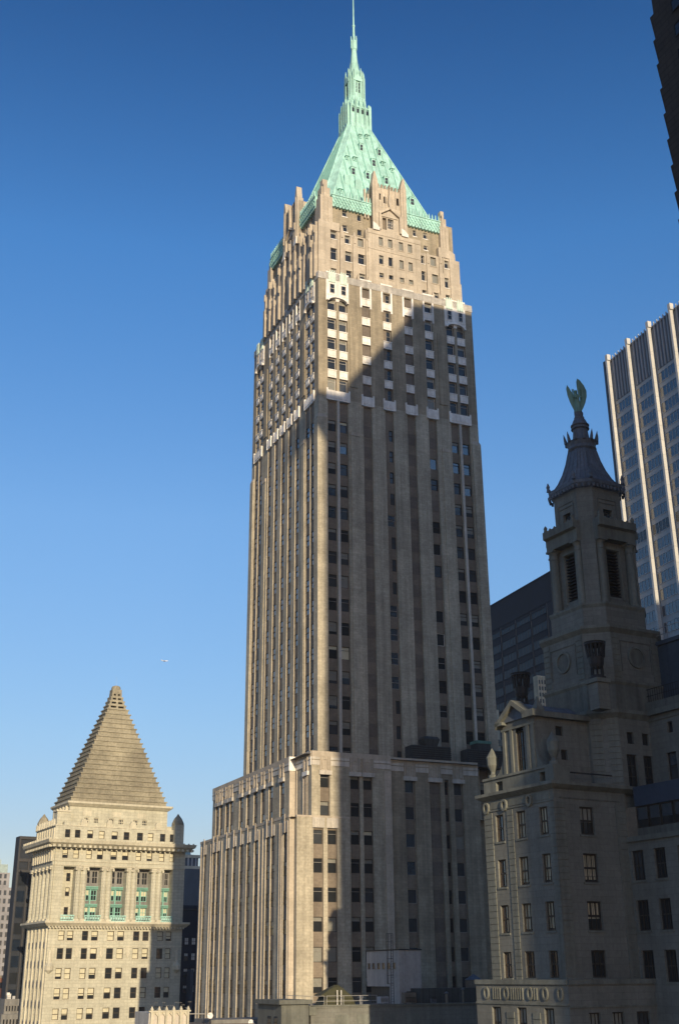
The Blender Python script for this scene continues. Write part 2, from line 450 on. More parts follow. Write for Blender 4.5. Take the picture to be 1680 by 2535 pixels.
for (a, b) in ((5.45, 6.6), (22.6, 24.0)):
    m.box(-.14, .1, a, b, 20, 76.6, 'tan_brick'); m.box(-.14, .1, a, b, 85, 98, 'grey_brick'); m.box(-.2, .1, a - .05, b + .05, 76.603, 77.2, 'tan_stone')
# mullion fins (pale) between paired windows
for x0, x1 in ((3.16, 3.54), (24.76, 25.14)): m.tbox(TF, x0, x1, 27, 82.6, -.10, .2, 'aged_terracotta')
for x0, x1 in ((3.17, 3.48), (26.28, 26.62)): m.tbox(TL, x0, x1, 27, 82.6, -.03, .2, 'tan_stone')
for a, b, k in CL:
    m.tbox(TL, b + .02, b + .16, 27, 82.6, -.04, .2, 'tan_stone')
m.build('wall', T4.root)

# white panels of the top storeys, each its own part
def panel(T, a, b, c, e, pr=.0, par=None, name='spandrel_panel', d=.16):
    q = T4.mb(); q.tbox(T, a, b, c, e, -pr, d + .1, 'white_terracotta')
    w = (b - a)
    for k in range(2):
        xa = a + w * (.1 + .42 * k); q.tbox(T, xa, xa + w * .36, c + .3, e - .3, -pr - .05, -pr, 'white_terracotta')
    q.tbox(T, a - .03, b + .03, e - .14, e + .02, -pr - .09, d, 'white_terracotta')
    return q.build(name, par or T4.root)
for a, b, k in CF:
    for t in rowtop:
        if 84.5 < t < 102.3: panel(TF, a + .02, b - .02, t + .10, t + FLOOR - 2.1, pr=.02)
for a, b, k in CL:
    for t in rowtop:
        if 84.5 < t < 102.3: panel(TL, a + .02, b - .02, t + .12, t + FLOOR - 2.25, pr=.03)
for T, lst in ((TF, [(1.35, 5.3), (7.35, 9.5), (11.15, 13.25), (15.05, 17.15), (18.85, 20.95), (23.0, 26.95)]),
               (TL, [(1.45, 5.3), (7.6, 9.55), (10.75, 12.75), (13.85, 15.8), (16.95, 18.9), (20.1, 22.0), (24.6, 28.4)])):
    for a, b in lst:
        q = T4.mb(); q.tbox(T, a, b, 82.1, 83.75, -.18, .5, 'white_terracotta')
        for xx in (a - .02, b - .2): q.tbox(T, xx, xx + .22, 82.1, 84.05, -.26, .3, 'white_terracotta')
        n = max(2, int((b - a) / .95))
        for k in range(n):
            xa = a + .25 + (b - a - .5) * k / n; q.tbox(T, xa, xa + (b - a - .5) / n - .2, 82.45, 83.45, -.24, -.18, 'white_terracotta')
        q.build('spandrel_panel', T4.root)
# white crowning band
q = T4.mb()
def band(T, s0, s1, holes):
    q.sheet(T, s0, s1, 103.75, 105.0, 'white_terracotta', [], d=-.08)
    q.tbox(T, s0, s1, 103.75, 105.0, -.08, .45, 'white_terracotta')
band(TF, -.08, 28.38, None); band(TL, -.08, 29.88, None)
for T, cols in ((TF, CF), (TL, CL)):
    for a, b, k in cols:
        q.tbox(T, a - .28, a + .04, 99.9, 103.75, -.08, .3, 'white_terracotta'); q.tbox(T, b - .04, b + .28, 99.9, 103.75, -.08, .3, 'white_terracotta')
        q.tbox(T, a - .3, b + .3, 105.0, 105.28, -.14, .4, 'white_terracotta')
for T, prs in ((TF, ((1.4, 5.25), (23.05, 26.9))), (TL, ((1.5, 5.3), (24.6, 28.4)))):
    for a, b in prs:
        q.tbox(T, a, b, 101.0, 103.75, -.13, .3, 'white_terracotta')
        c = (a + b) / 2; R = (b - a) / 2
        arc = [(c + R * cos(th), 99.8 + 1.05 * sin(th)) for th in [pi * i / 12 for i in range(13)]]
        arc2 = [(c + (R - .35) * cos(th), 99.75 + .75 * sin(th)) for th in [pi * i / 12 for i in range(12, -1, -1)]]
        for i in range(12):
            j = 12 - i
            q.prism([arc[i], arc[i + 1], arc2[j - 1], arc2[j]], T, -.4, .1, 'white_terracotta')
q.build('parapet_band', T4.root)
# green glazed inserts and small attic windows above the arches
for T, cs in ((TF, ((1.75, 3.0), (3.75, 5.0), (23.3, 24.5), (25.4, 26.6))), (TL, ((1.9, 3.0), (3.7, 4.9), (25, 26.1), (26.9, 28)))):
    for a, b in cs:
        q = T4.mb()
        q.tbox(T, a, b, 103.3, 104.95, -.2, -.08, 'green_terracotta')
        for k in range(3): q.tbox(T, a + .12 + k * .38, a + .3 + k * .38, 103.3, 105.5, -.27, -.14, 'green_terracotta')
        T4.win(T, a + .2, b - .2, 101.3, 103.0, -.17, dict(frame='frame_white', glass='glass_dark', kind='sash', t=.06))
        q.build('glazed_ornament', T4.root)

# ---- crown
def crown_win(T, a, b, c, e, dep, style='w', wall=None):
    T4.win(T, a, b, c, e, dep, dict(frame='frame_white' if style == 'w' else 'frame_grey', t=.05, kind='transom' if style == 'w' else 'none', bar='frame_white',
           glass='glass_dark' if style != 'b' else 'glass_mid', blind=1 if style == 'b' else rnd(0, 0, .28), bmat='blind_grey', sill='white_terracotta' if style == 'w' else 'tan_stone'))
m = T4.mb()
KF, KL = faceF(.8), faceL(.3)
KF2, KL2 = faceF(1.5), faceL(1.1)
# upper wall (dark band under the copper cresting)
wf = [(5.05, 5.9, 117.9, 119.1), (5.05, 5.95, 114.9, 116.2), (18.4, 19.05, 117.5, 118.75), (20.4, 21.15, 117.5, 118.75), (20.4, 21.15, 115.2, 116.1), (7.8, 8.5, 117.7, 118.9), (7.8, 8.6, 114.8, 116)]
m.sheet(KF2, .9, 26.2, 112, 121.3, 'grey_brick', [w + (.2,) for w in wf])
for i, w in enumerate(wf): crown_win(KF2, *w, .18, 'w' if i < 5 else 'n')
wl = [(5.0, 5.8, 117.6, 118.8), (7.2, 8, 117.4, 118.6), (17.5, 18.3, 117.4, 118.6), (20.5, 21.3, 117.4, 118.6), (5, 5.9, 114.5, 115.8), (18.5, 19.4, 114.4, 115.8)]
m.sheet(KL2, 1.5, 24.6, 112, 121.3, 'grey_brick', [w + (.2,) for w in wl])
for w in wl: crown_win(KL2, *w, .18, 'w')
m.face([(26.2, 1.5, 105), (26.2, 24.6, 105), (26.2, 24.6, 121.3), (26.2, 1.5, 121.3)], 'grey_brick')
m.face([(.9, 24.6, 105), (26.2, 24.6, 105), (26.2, 24.6, 121.3), (.9, 24.6, 121.3)], 'grey_brick')
m.face([(.9, 1.5, 121.3), (26.2, 1.5, 121.3), (26.2, 24.6, 121.3), (1.1, 24.6, 121.3)], 'copper_dark')
# main crown storeys
wf = [(2.55, 3.6, 112.4, 113.95), (2.55, 3.7, 108.3, 110.6), (2.6, 3.6, 105.35, 106.7), (5.15, 6.1, 112.1, 113.7), (5.2, 6.35, 108.6, 110.6), (5.35, 6.35, 105.4, 106.9),
      (7.5, 8.55, 112.1, 113.75), (7.55, 8.8, 108.7, 110.65), (7.7, 8.8, 105.4, 106.9), (19.25, 20.0, 111.8, 113.4), (19.25, 20.15, 108.4, 110.3), (19.4, 20.2, 105.4, 106.6),
      (21.2, 22.3, 111.8, 113.6), (21.4, 22.6, 108.4, 110.2), (21.4, 22.5, 105.4, 106.6), (23.95, 24.75, 112.0, 113.55), (23.85, 24.65, 108.05, 110.05), (23.9, 24.7, 105.4, 106.7)]
m.sheet(KF, .3, 9.2, 103.9, 114.0, 'tan_stone', [w + (.3,) for w in wf if w[0] < 9.2])
m.sheet(KF, 19.1, 26.9, 103.9, 114.0, 'tan_stone', [w + (.3,) for w in wf if w[0] > 19])
for i, w in enumerate(wf): crown_win(KF, *w, .28, 'b' if i in (6, 12, 13) else 'w')
m.face([(.3, .8, 114), (9.2, .8, 114), (9.2, 1.6, 114), (.3, 1.6, 114)], 'tan_stone'); m.face([(19, .8, 114), (26.9, .8, 114), (26.9, 1.6, 114), (19, 1.6, 114)], 'tan_stone')
m.face([(26.9, .8, 104), (26.9, 25, 104), (26.9, 25, 112), (26.9, .8, 112)], 'tan_stone')
m.face([(26.2, .8, 112), (26.9, .8, 112), (26.9, 25, 112), (26.2, 25, 112)], 'tan_stone')
wl = [(a + .25, b - .15, c, e) for a, b in ((1.8, 3.2), (3.9, 5.3), (5.9, 7.4), (8.1, 9.6), (10.6, 11.8), (13.0, 14.3), (15.6, 17), (17.8, 19.2), (20, 21.4), (22.2, 23.6)) for c, e in ((105.4, 107.0), (108.3, 110.5), (111.6, 113.3))]
m.sheet(KL, .8, 25.0, 103.9, 114.0, 'tan_stone', [w + (.3,) for w in wl])
for w in wl: T4.win(KL, *w, .28, dict(frame='frame_grey', glass=rnd('glass_mid', 'glass_sky'), kind='sash'))
m.face([(.3, .8, 114), (1.2, .8, 114), (1.2, 25, 114), (.3, 25, 114)], 'tan_stone')
m.face([(.3, 25, 104), (27, 25, 104), (27, 25, 112), (.3, 25, 112)], 'tan_stone')
# centre block of the front
wf = [(a, b, c, e) for a, b in ((11.2, 12.0), (12.95, 13.75), (15.0, 15.8), (16.7, 17.5)) for c, e in ((113.0, 114.7), (109.35, 111.1), (106.75, 107.65))]
KM = faceF(.35)
m.sheet(KM, 9.2, 19.15, 103.9, 116.0, 'tan_stone', [w + (.3,) for w in wf])
for i, w in enumerate(wf): crown_win(KM, *w, .26, 'b' if i not in (1, 2, 4, 5) else 'n')
m.face([(9.2, .35, 104), (9.2, 1.6, 104), (9.2, 1.6, 116), (9.2, .35, 116)], 'tan_stone'); m.face([(19.15, .35, 104), (19.15, 1.6, 104), (19.15, 1.6, 116), (19.15, .35, 116)], 'tan_stone')
m.face([(9.2, .35, 116), (19.15, .35, 116), (19.15, 1.6, 116), (9.2, 1.6, 116)], 'tan_stone')
for x in (10.0, 12.45, 14.35, 16.2, 18.2): m.tbox(KM, x - .04, x + .04, 105.2, 115.8, -.05, .0, 'tan_stone')
for z in (115.1, 112.0): m.tbox(KM, 9.15, 19.2, z, z + .14, -.07, 0, 'tan_stone')
m.build('crown_wall', T4.root)
# buttresses of the crown: stepped fins with carved tops
def buttress(T, a, b, z0, z1, pr=.5, d1=.6):
    q = T4.mb(); w = b - a; c = (a + b) / 2
    q.tbox(T, a, b, z0, z0 + (z1 - z0) * .6, -pr, d1, 'tan_stone')
    q.tbox(T, a + w * .08, b - w * .08, z0 + (z1 - z0) * .6, z1 - 1.0, -pr * .75, d1, 'tan_stone')
    q.prism([(a + w * .12, z1 - 1.0), (b - w * .12, z1 - 1.0), (b - w * .2, z1 - .35), (c + w * .12, z1), (c - w * .12, z1), (a + w * .2, z1 - .35)], T, -pr * .55, d1, 'tan_stone')
    q.tbox(T, a + w * .3, b - w * .3, z1 - 2.3, z1 - .9, -pr * .9 - .08, -pr * .5, 'tan_stone')
    q.build('buttress', T4.root)
for a, b, z in ((4.15, 4.9, 115.2), (6.45, 7.25, 114.6), (8.85, 9.3, 115.9), (18.95, 19.2, 115.6), (20.3, 21.0, 114.2), (22.75, 23.5, 114.8)): buttress(KF, a, b, 104.5, z, .32)
for v, z in ((.9, 115.3), (3.3, 116.3), (5.35, 115.6), (7.5, 117.2), (9.7, 121.4), (12.1, 118.5), (14.7, 121.2), (17.2, 116.6), (19.4, 115.2), (21.6, 116.2), (23.9, 114.8)): buttress(KL, v, v + .75, 104.5, z, .65, .5)
for v, z in ((1.75, 112.8), (6.5, 111.6), (8.7, 112.2), (11, 113.5), (16.2, 112.2), (18.4, 110.6), (22.9, 110.2), (20.6, 111.3)): buttress(KL, v, v + .4, 104.5, z, 1.0, .5)
for x in (7.0, 8.9, 20.9, 22.1): buttress(faceF(.2), x, x + .4, 104.9, 106.2, .2, .2)
# corner blocks and pinnacles
def pinnacle(x0, x1, y0, y1, z0, z1, steps=3, m_='tan_stone', name='pinnacle'):
    q = T4.mb(); H = z1 - z0; w = x1 - x0; dpt = y1 - y0
    lev = [0, .55, .72, .86, 1.0][:steps + 1] + ([1.0] if steps < 4 else [])
    lev = [0, .58, .80, 1.0]
    for i in range(3):
        k = i * .17
        q.box(x0 + w * k * .75, x1 - w * k, y0 + dpt * k * .6, y1 - dpt * k, z0 + H * lev[i], z0 + H * lev[i + 1], m_)
    q.box(x0 + w * .25, x1 - w * .55, y0 - .08, y0, z0, z0 + H * .9, m_)
    q.box(x0 + w * .62, x1 - w * .2, y0 - .08, y0, z0, z0 + H * .55, m_)
    return q.build(name, T4.root)
m = T4.mb()
m.box(.2, 4.1, .62, 3.2, 104.9, 112.5, 'tan_stone') if False else None
m.loft([([(.25, .55), (2.3, .55), (2.3, 3.0), (.25, 3.0)], 104.3), ([(.25, .55), (2.3, .55), (2.3, 3.0), (.25, 3.0)], 114.9), ([(.5, .75), (2.3, .75), (2.3, 2.8), (.5, 2.8)], 115.7)], 'tan_stone')
m.box(2.3, 4.1, .62, 1.6, 114.0, 115.6, 'tan_stone')
for x in (2.35, 3.75): m.tbox(KF, x, x + .12, 105, 114.6, -.12, .05, 'tan_stone')
m.build('corner_block', T4.root); m = T4.mb()
m.loft([([(24.9, .55), (26.95, .55), (26.95, 3.0), (24.9, 3.0)], 104.3), ([(24.9, .55), (26.95, .55), (26.95, 3.0), (24.9, 3.0)], 109.2), ([(24.9, .6), (26.6, .6), (26.6, 2.8), (24.9, 2.8)], 109.6), ([(24.9, .6), (26.5, .6), (26.5, 2.8), (24.9, 2.8)], 112.4), ([(24.9, .65), (26.1, .65), (26.1, 2.6), (24.9, 2.6)], 113.2), ([(24.9, .65), (26.0, .65), (26.0, 2.6), (24.9, 2.6)], 115.2), ([(24.9, .8), (25.2, .8), (25.2, 2.4), (24.9, 2.4)], 115.8)], 'tan_stone')
m.box(22.8, 24.9, .65, 1.6, 114.0, 115.9, 'tan_stone')
for x in (23.6, 24.85, 25.0): m.tbox(KF, x, x + .12, 105, 114.6, -.16, .05, 'tan_stone')
m.build('corner_block', T4.root); m = T4.mb()
m.box(.2, 1.4, 23.4, 25.1, 104.3, 115.5, 'tan_stone')
m.build('corner_block', T4.root)
pinnacle(.7, 2.95, .75, 3.0, 115.6, 124.2)
pinnacle(23.35, 25.0, .75, 2.6, 115.6, 123.9)
pinnacle(.45, 1.7, 23.3, 24.9, 115.3, 122.6)
# copper cresting
def cresting(T, s0, s1, z0=119.05, z1=121.45):
    q = T4.mb(); H = z1 - z0
    q.tbox(T, s0, s1, z0 + .45, z1 - .12, -.55, .3, 'copper_patina')
    q.tbox(T, s0 - .05, s1 + .05, z1 - .12, z1 + .05, -.68, .3, 'copper_patina')
    n = max(3, int(round((s1 - s0) / .62))); w = (s1 - s0) / n
    for i in range(n):
        c = s0 + w * (i + .5)
        q.prism([(c - w / 2, z0 + .46), (c - w * .3, z0 + .1), (c, z0), (c + w * .3, z0 + .1), (c + w / 2, z0 + .46)], T, -.5, .2, 'copper_patina')
        for k, zz in enumerate((z0 + .75, z0 + 1.25, z0 + 1.75)):
            o = w * .5 * (k % 2)
            q.prism([(c + o - w * .27, zz), (c + o, zz - .2), (c + o + w * .27, zz), (c + o, zz + .24)], T, -.72, -.55, 'copper_patina')
            q.prism([(c + o - w * .45, zz + .12), (c + o - w * .3, zz + .02), (c + o - w * .22, zz + .2), (c + o - w * .36, zz + .3)], T, -.6, -.55, 'copper_dark')
        q.prism([(c - w * .16, z1 + .05), (c + w * .16, z1 + .05), (c + w * .12, z1 + .75), (c, z1 + 1.15), (c - w * .12, z1 + .75)], T, -.62, -.42, 'copper_patina')
    q.build('cresting', T4.root)
cresting(KF2, 2.95, 10.3); cresting(KF2, 16.7, 23.6); cresting(KL2, 2.6, 9.5); cresting(KL2, 15.6, 23.8)
# gabled centre pieces on both visible sides
def gable(T, c, name='gable'):
    q = T4.mb(); W = 3.25
    win = (c - .35, c + .75, 117.0, 119.0)
    door = (c - 1.35, c - .6, 116.6, 119.0)
    arc = [(c - 2.1, 122.6, .55, 1.2), (c - 1.05, 122.1, .6, 1.3), (c + 1.35, 122.3, .7, 1.4)]
    hs = [win + (.5,)] + [door + (.5,)] + [(x, x + w, z - .1, z + h, .8) for x, z, w, h in arc]
    q.sheet(T, c - W, c + W, 116.0, 125.0, 'tan_stone', hs, d=-.35)
    for x, z, w, h in arc: q.tbox(T, x, x + w, z - .1, z + h, .4, .5, 'frame_dark')
    q.tbox(T, c - 1.35, c - .6, 116.6, 119, .12, .2, 'brown_brick')
    q.tbox(T, c - W, c - W + .05, 116, 125, -.35, 3.2, 'tan_stone'); q.tbox(T, c + W - .05, c + W, 116, 125, -.35, 3.2, 'tan_stone')
    q.tbox(T, c - W + .05, c + W - .05, 124.9, 124.99, -.3, 3.2, 'tan_stone')
    # hood over the window
    for sg in (-1, 1):
        q.prism([(c, 121.3), (c, 120.75), (c + sg * 1.75, 119.5), (c + sg * 1.75, 116.3), (c + sg * 2.1, 116.3), (c + sg * 2.1, 119.75)], T, -.75, -.35, 'tan_stone')
    q.prism([(c - 1.5, 119.15), (c + 1.5, 119.15), (c + 1.5, 119.35), (c, 120.5), (c - 1.5, 119.35)], T, -.5, -.35, 'tan_stone')
    q.prism([(c - .15, 120.7), (c + .15, 120.7), (c + .3, 122.2), (c, 125.9), (c - .3, 122.2)], T, -.85, -.35, 'tan_stone')
    # side pylons and finials
    for sg in (-1, 1):
        x = c + sg * (W - .55)
        q.tbox(T, x - .55, x + .55, 116, 125.6, -.6, .6, 'tan_stone')
        q.prism([(x - .55, 125.6), (x + .55, 125.6), (x + .4, 126.6), (x + sg * .1 + .12, 128.0), (x + sg * .1 - .12, 128.0), (x - .35, 126.8)], T, -.6, .4, 'tan_stone')
        q.tbox(T, x - .12, x + .12, 116.3, 125.8, -.72, -.6, 'tan_stone')
        q.prism([(x - .62, 115.9), (x + .62, 115.9), (x + .62, 116.4), (x, 117.1), (x - .62, 117.4)], T, -.8, -.6, 'white_terracotta')
    for k in range(7):
        x = c - 2.0 + k * .66
        q.prism([(x - .2, 124.95), (x + .2, 124.95), (x + .16, 125.7), (x, 121.0 + .25 * (k % 2)), (x - .16, 125.7)], T, -.45, -.1, 'tan_stone')
    q.build(name, T4.root)
    T4.win(T, *win, .0, dict(frame='frame_white', glass='glass_dark', kind='cross', nx=3, ny=3, t=.06))
gable(faceF(.9), 13.45); gable(faceL(.55), 12.6)
q = T4.mb()
for x in (9.0, 9.6): q.box(x, x + .28, 1.1, 1.5, 118.5, 124.4 - (x - 9) * 1.5, 'tan_stone')
q.build('pinnacle', T4.root)

# ---- pyramid roof with standing seams, dormers
def csq(cx, cy, h, c, hy=None):
    hy = hy or h
    return [(cx - h + c, cy - hy), (cx + h - c, cy - hy), (cx + h, cy - hy + c), (cx + h, cy + hy - c), (cx + h - c, cy + hy), (cx - h + c, cy + hy), (cx - h, cy + hy - c), (cx - h, cy - hy + c)]
PX, PY = 13.03, 12.9
RB, RT = (13.2, 12.9, 11.15, 10.75, 1.4), (PX, PY, 2.3, 2.3, .62)
RZ0, RZ1 = 121.2, 146.2
m = T4.mb()
m.loft([(csq(RB[0], RB[1], RB[2], RB[4], RB[3]), RZ0), (csq(RT[0], RT[1], RT[2], RT[4], RT[3]), RZ1)], 'copper_patina')
def lerp(a, b, t): return a + (b - a) * t
bot, topp = csq(RB[0], RB[1], RB[2], RB[4], RB[3]), csq(RT[0], RT[1], RT[2], RT[4], RT[3])
def seam(pa, pb, r): m.tube((pa[0], pa[1], RZ0), (pb[0], pb[1], RZ1), r, 'copper_patina', 4)
for i in range(8): seam(bot[i], topp[i], .17)
for i in (0, 2, 4, 6):
    a0, a1, b0, b1 = bot[i], bot[i + 1], topp[i], topp[(i + 1) % 8]
    n = 14
    for k in range(1, n):
        f = k / n
        pa = (lerp(a0[0], a1[0], f), lerp(a0[1], a1[1], f)); 
        # seams run straight up the slope and die into the hips
        cx, cy = (RB[0] + PX) / 2, (RB[1] + PY) / 2
        if i in (0, 4):
            x = pa[0]; t = 1.0
            if x < b0[0] and i == 0 or (i == 4 and x < b1[0]): e = min(b0[0], b1[0]); s_ = min(a0[0], a1[0]); t = (x - s_) / (e - s_)
            elif x > max(b0[0], b1[0]): e = max(b0[0], b1[0]); s_ = max(a0[0], a1[0]); t = (s_ - x) / (s_ - e)
            t = max(0, min(1, t)); y = lerp(a0[1], b0[1], t); q_ = (x, y)
        else:
            y = pa[1]; t = 1.0
            e = min(b0[1], b1[1]); s_ = min(a0[1], a1[1]); e2 = max(b0[1], b1[1]); s2 = max(a0[1], a1[1])
            if y < e: t = (y - s_) / (e - s_)
            elif y > e2: t = (s2 - y) / (s2 - e2)
            t = max(0, min(1, t)); x = lerp(a0[0], b0[0], t); q_ = (x, y)
        if t > .03: m.tube((pa[0], pa[1], RZ0), (q_[0], q_[1], lerp(RZ0, RZ1, t)), .11, 'copper_seam', 4)  # darker seam colour stands in for the shadow beside each batten
roof = m.build('roof', T4.root)
def slope_y(z): t = (z - RZ0) / (RZ1 - RZ0); return lerp(RB[1] - RB[3], PY - RT[3], t)
def slope_x(z): t = (z - RZ0) / (RZ1 - RZ0); return lerp(RB[0] - RB[2], PX - RT[2], t)
for (u, z, w, kind) in ((12.2, 142.2, .5, 0), (13.7, 142.7, .6, 0), (11.8, 138.6, .7, 1), (15.4, 138.6, .7, 1), (8.3, 134.3, .55, 0), (9.9, 134.6, .6, 0), (13.6, 134.8, .85, 1), (15.6, 135.5, .6, 0), (17.2, 134.2, .6, 0),
                        (8.85, 130.6, .85, 1), (11.6, 130.4, .85, 1), (15.3, 130.4, .85, 1), (19.6, 126.2, .95, 1), (5.4, 124.0, .6, 0), (7.4, 127.6, 1.2, 2), (9.3, 126.9, 1.1, 2)):
    q = T4.mb(); y = slope_y(z); T = faceF(y)
    if kind == 1:
        w *= .85; q.tbox(T, u - w * .62, u + w * .62, z - .9, z + .95, -.35, 1.2, 'copper_patina')
        q.tbox(T, u - w * .40, u + w * .40, z - .6, z + .65, -.37, -.35, 'glass_mid')
        q.tbox(T, u - w * .40, u + w * .40, z - .02, z + .05, -.4, -.36, 'copper_seam')
        q.tbox(T, u - w * .75, u + w * .75, z + .95, z + 1.05, -.45, 1.2, 'copper_patina')
    elif kind == 2:
        q.tbox(T, u - w * .6, u + w * .6, z - 1.2, z + 1.1, -.35, 1.3, 'copper_patina')
    else:
        q.tbox(T, u - w * .5, u + w * .5, z - .35, z + .35, -.3, .8, 'copper_patina')
        q.prism([(u - w * .8, z + .35), (u + w * .8, z + .35), (u, z + .7)], T, -.5, .8, 'copper_patina')
        q.tbox(T, u - w * .25, u + w * .25, z - .2, z + .25, -.32, -.3, 'copper_dark')
    q.build('dormer', roof)

# ---- lantern and spire
m = T4.mb()
a = 2.3
m.loft([(csq(PX, PY, a, .62), RZ1 - .5), (csq(PX, PY, a * .96, .6), 150.6), (csq(PX, PY, 1.75, .5), 151.6), (csq(PX, PY, 1.5, .5), 153.0)], 'copper_patina')
for side in range(4):
    for k in range(4):
        off = -1.45 + .97 * k
        for o2, zt, pr in ((off - .42, 151.2 + (.9 if k in (1, 2) else 0), .24), (off + .42, 150.9 + (.9 if k in (0, 1, 2) else 0), .24)):
            def P(o, d):
                return {0: (PX + o, PY - a - d), 1: (PX - a - d, PY + o), 2: (PX + o, PY + a + d), 3: (PX + a + d, PY + o)}[side]
            x, y = P(o2, pr / 2 - .05)
            m.box(x - .13, x + .13, y - .13, y + .13, RZ1 - .9, zt, 'copper_patina')
            m.loft([([(x - .13, y - .13), (x + .13, y - .13), (x + .13, y + .13), (x - .13, y + .13)], zt), ([(x - .03, y - .03), (x + .03, y - .03), (x + .03, y + .03), (x - .03, y + .03)], zt + .55)], 'copper_patina')
    # little dark openings and zigzag foot
    T = {0: faceF(PY - a), 1: faceL(PX - a), 2: faceF(PY + a), 3: faceL(PX + a)}[side]
    sgn = -1 if side in (0, 1) else 1
    cc = PX if side in (0, 2) else PY
    for k in range(4):
        c = cc - 1.45 + .97 * k
        m.tbox(T, c - .2, c + .2, 149.0, 149.9, sgn * .03 - .02, sgn * .03 + .02, 'glass_dark')
        m.prism([(c - .45, RZ1 - .9), (c + .45, RZ1 - .9), (c + .45, RZ1 - .2), (c, RZ1 + .35), (c - .45, RZ1 - .2)], T, min(0, sgn * .3), max(0, sgn * .3), 'copper_patina')
        m.tbox(T, c - .42, c + .42, 150.2, 150.45, min(0, sgn * .12), max(0, sgn * .12), 'copper_patina')
m.build('lantern_base', T4.root)
m = T4.mb(); b = 1.42
m.loft([(csq(PX, PY, b + .12, .55), 152.4), (csq(PX, PY, b + .12, .55), 153.4), (csq(PX, PY, b, .5), 153.6), (csq(PX, PY, b, .5), 158.0), (csq(PX, PY, b * .8, .4), 159.4), (csq(PX, PY, .85, .3), 160.8)], 'copper_patina')
for side in range(4):
    T = {0: faceF(PY - b), 1: faceL(PX - b), 2: faceF(PY + b), 3: faceL(PX + b)}[side]
    sgn = -1 if side in (0, 1) else 1
    cc = PX if side in (0, 2) else PY
    for o in (-.42, .42):
        m.tbox(T, cc + o - .24, cc + o + .24, 154.6, 156.9, min(sgn * .02, sgn * .06), max(sgn * .02, sgn * .06), 'glass_dark')
        for zz in (155.3, 156.1): m.tbox(T, cc + o - .24, cc + o + .24, zz, zz + .07, min(sgn * .02, sgn * .1), max(sgn * .02, sgn * .1), 'copper_patina')
        m.tbox(T, cc + o - .03, cc + o + .03, 154.6, 156.9, min(sgn * .02, sgn * .1), max(sgn * .02, sgn * .1), 'copper_patina')
    m.prism([(cc - .95, 157.2), (cc + .95, 157.2), (cc + .95, 157.5), (cc, 158.9), (cc - .95, 157.5)], T, min(0, sgn * .3), max(0, sgn * .3), 'copper_patina')
    for k in range(5):
        c = cc - 1.0 + .5 * k; m.prism([(c - .22, 152.5), (c, 152.1), (c + .22, 152.5), (c + .2, 153.2), (c - .2, 153.2)], T, min(0, sgn * .32), max(0, sgn * .32), 'copper_patina')
for sx in (-1, 1):
    for sy in (-1, 1):
        for (ox, oy, zt) in ((b + .1, b - .45, 160.0), (b - .45, b + .1, 160.0), (b - .02, b - .02, 158.9), (.62, b + .12, 160.6), (b + .12, .62, 160.6)):
            x, y = PX + sx * ox, PY + sy * oy
            m.box(x - .12, x + .12, y - .12, y + .12, 151.6, zt - .8, 'copper_patina')
            m.loft([([(x - .12, y - .12), (x + .12, y - .12), (x + .12, y + .12), (x - .12, y + .12)], zt - .8), ([(x - .02, y - .02), (x + .02, y - .02), (x + .02, y + .02), (x - .02, y + .02)], zt)], 'copper_patina')
m.build('lantern', T4.root)
m = T4.mb()
m.lathe(PX, PY, [(.98, 160.0), (.78, 162.0), (.50, 165.9), (.58, 165.95), (.60, 168.0), (.5, 168.2), (.26, 168.3), (.20, 171.8), (.30, 171.9), (.30, 172.15), (.15, 172.2), (.11, 177.0), (.05, 186)], 'copper_patina', 8, pi / 8)
for i in range(6):
    th = i * pi / 3; x, y = PX + .58 * cos(th), PY + .58 * sin(th)
    m.box(x - .07, x + .07, y - .07, y + .07, 166.2, 169.2, 'copper_patina')
for i in range(8):
    th = i * pi / 4; x, y = PX + .9 * cos(th), PY + .9 * sin(th)
    m.loft([(MB().ring(x, y, .12, 4), 159.5), (MB().ring(x, y, .02, 4), 162.4)], 'copper_patina')
m.build('spire', T4.root)

# ---- lower tiers
def st_base(k, ri, a, b):
    if k == 'I': return dict(infill='infill_brick')
    if k == 'G': return dict(frame='frame_dark', glass='glass_dark', kind='sash')
    if k == 'K': return dict(frame='frame_grey', glass=rnd('glass_sky', 'glass_mid', 'glass_mid'), kind='none', blind=rnd(0, 0, 1), bmat='blind_grey')
    return dict(frame='frame_dark', kind='transom', bar='frame_grey', glass=rnd('glass_dark', 'glass_dark', 'glass_mid'), blind=rnd(0, 0, .28, .3, .6, 1), bmat=rnd('blind_grey', 'blind_grey', 'blind_cream'))
brow = [(t - 1.78, t) for t in [24.5 - 3.565 * k for k in range(0, 12)]]
m = T4.mb()
Z1 = 27.0
T1 = faceF(-4.0)
facade_cols(T4, m, T1, -2.7, 8.95, base, Z1, [(-1.46, -.08, 'A'), (2.9, 4.3, 'A'), (4.8, 6.2, 'A')], brow, 'tan_brick', 'brown_brick', st_base, slot=.25, slot_range=(-20, 24.75))
m.tbox(T1, 7.9, 8.95, -20, 25.3, -.14, 0, 'tan_stone')
T1b = faceF(-3.4)
facade_cols(T4, m, T1b, 8.95, 22.9, base, Z1, [(11.35, 12.9, 'K'), (15.15, 16.85, 'I'), (17.5, 18.2, 'G'), (18.95, 20.4, 'K')], brow, 'grey_brick', 'brown_brick', st_base, slot=.3, slot_range=(-20, 24.75))
m.face([(8.95, -4, base), (8.95, -3.4, base), (8.95, -3.4, Z1), (8.95, -4, Z1)], 'tan_brick')
TLa = faceL(-2.7)
facade_cols(T4, m, TLa, -4, 1.6, base, Z1, [(-2.9, -1.5, 'L')], brow, 'tan_brick', 'brown_brick', lambda k, ri, a, b: dict(frame='frame_grey', glass='glass_mid', kind='sash'), slot=.3, slot_range=(-20, 24.75))
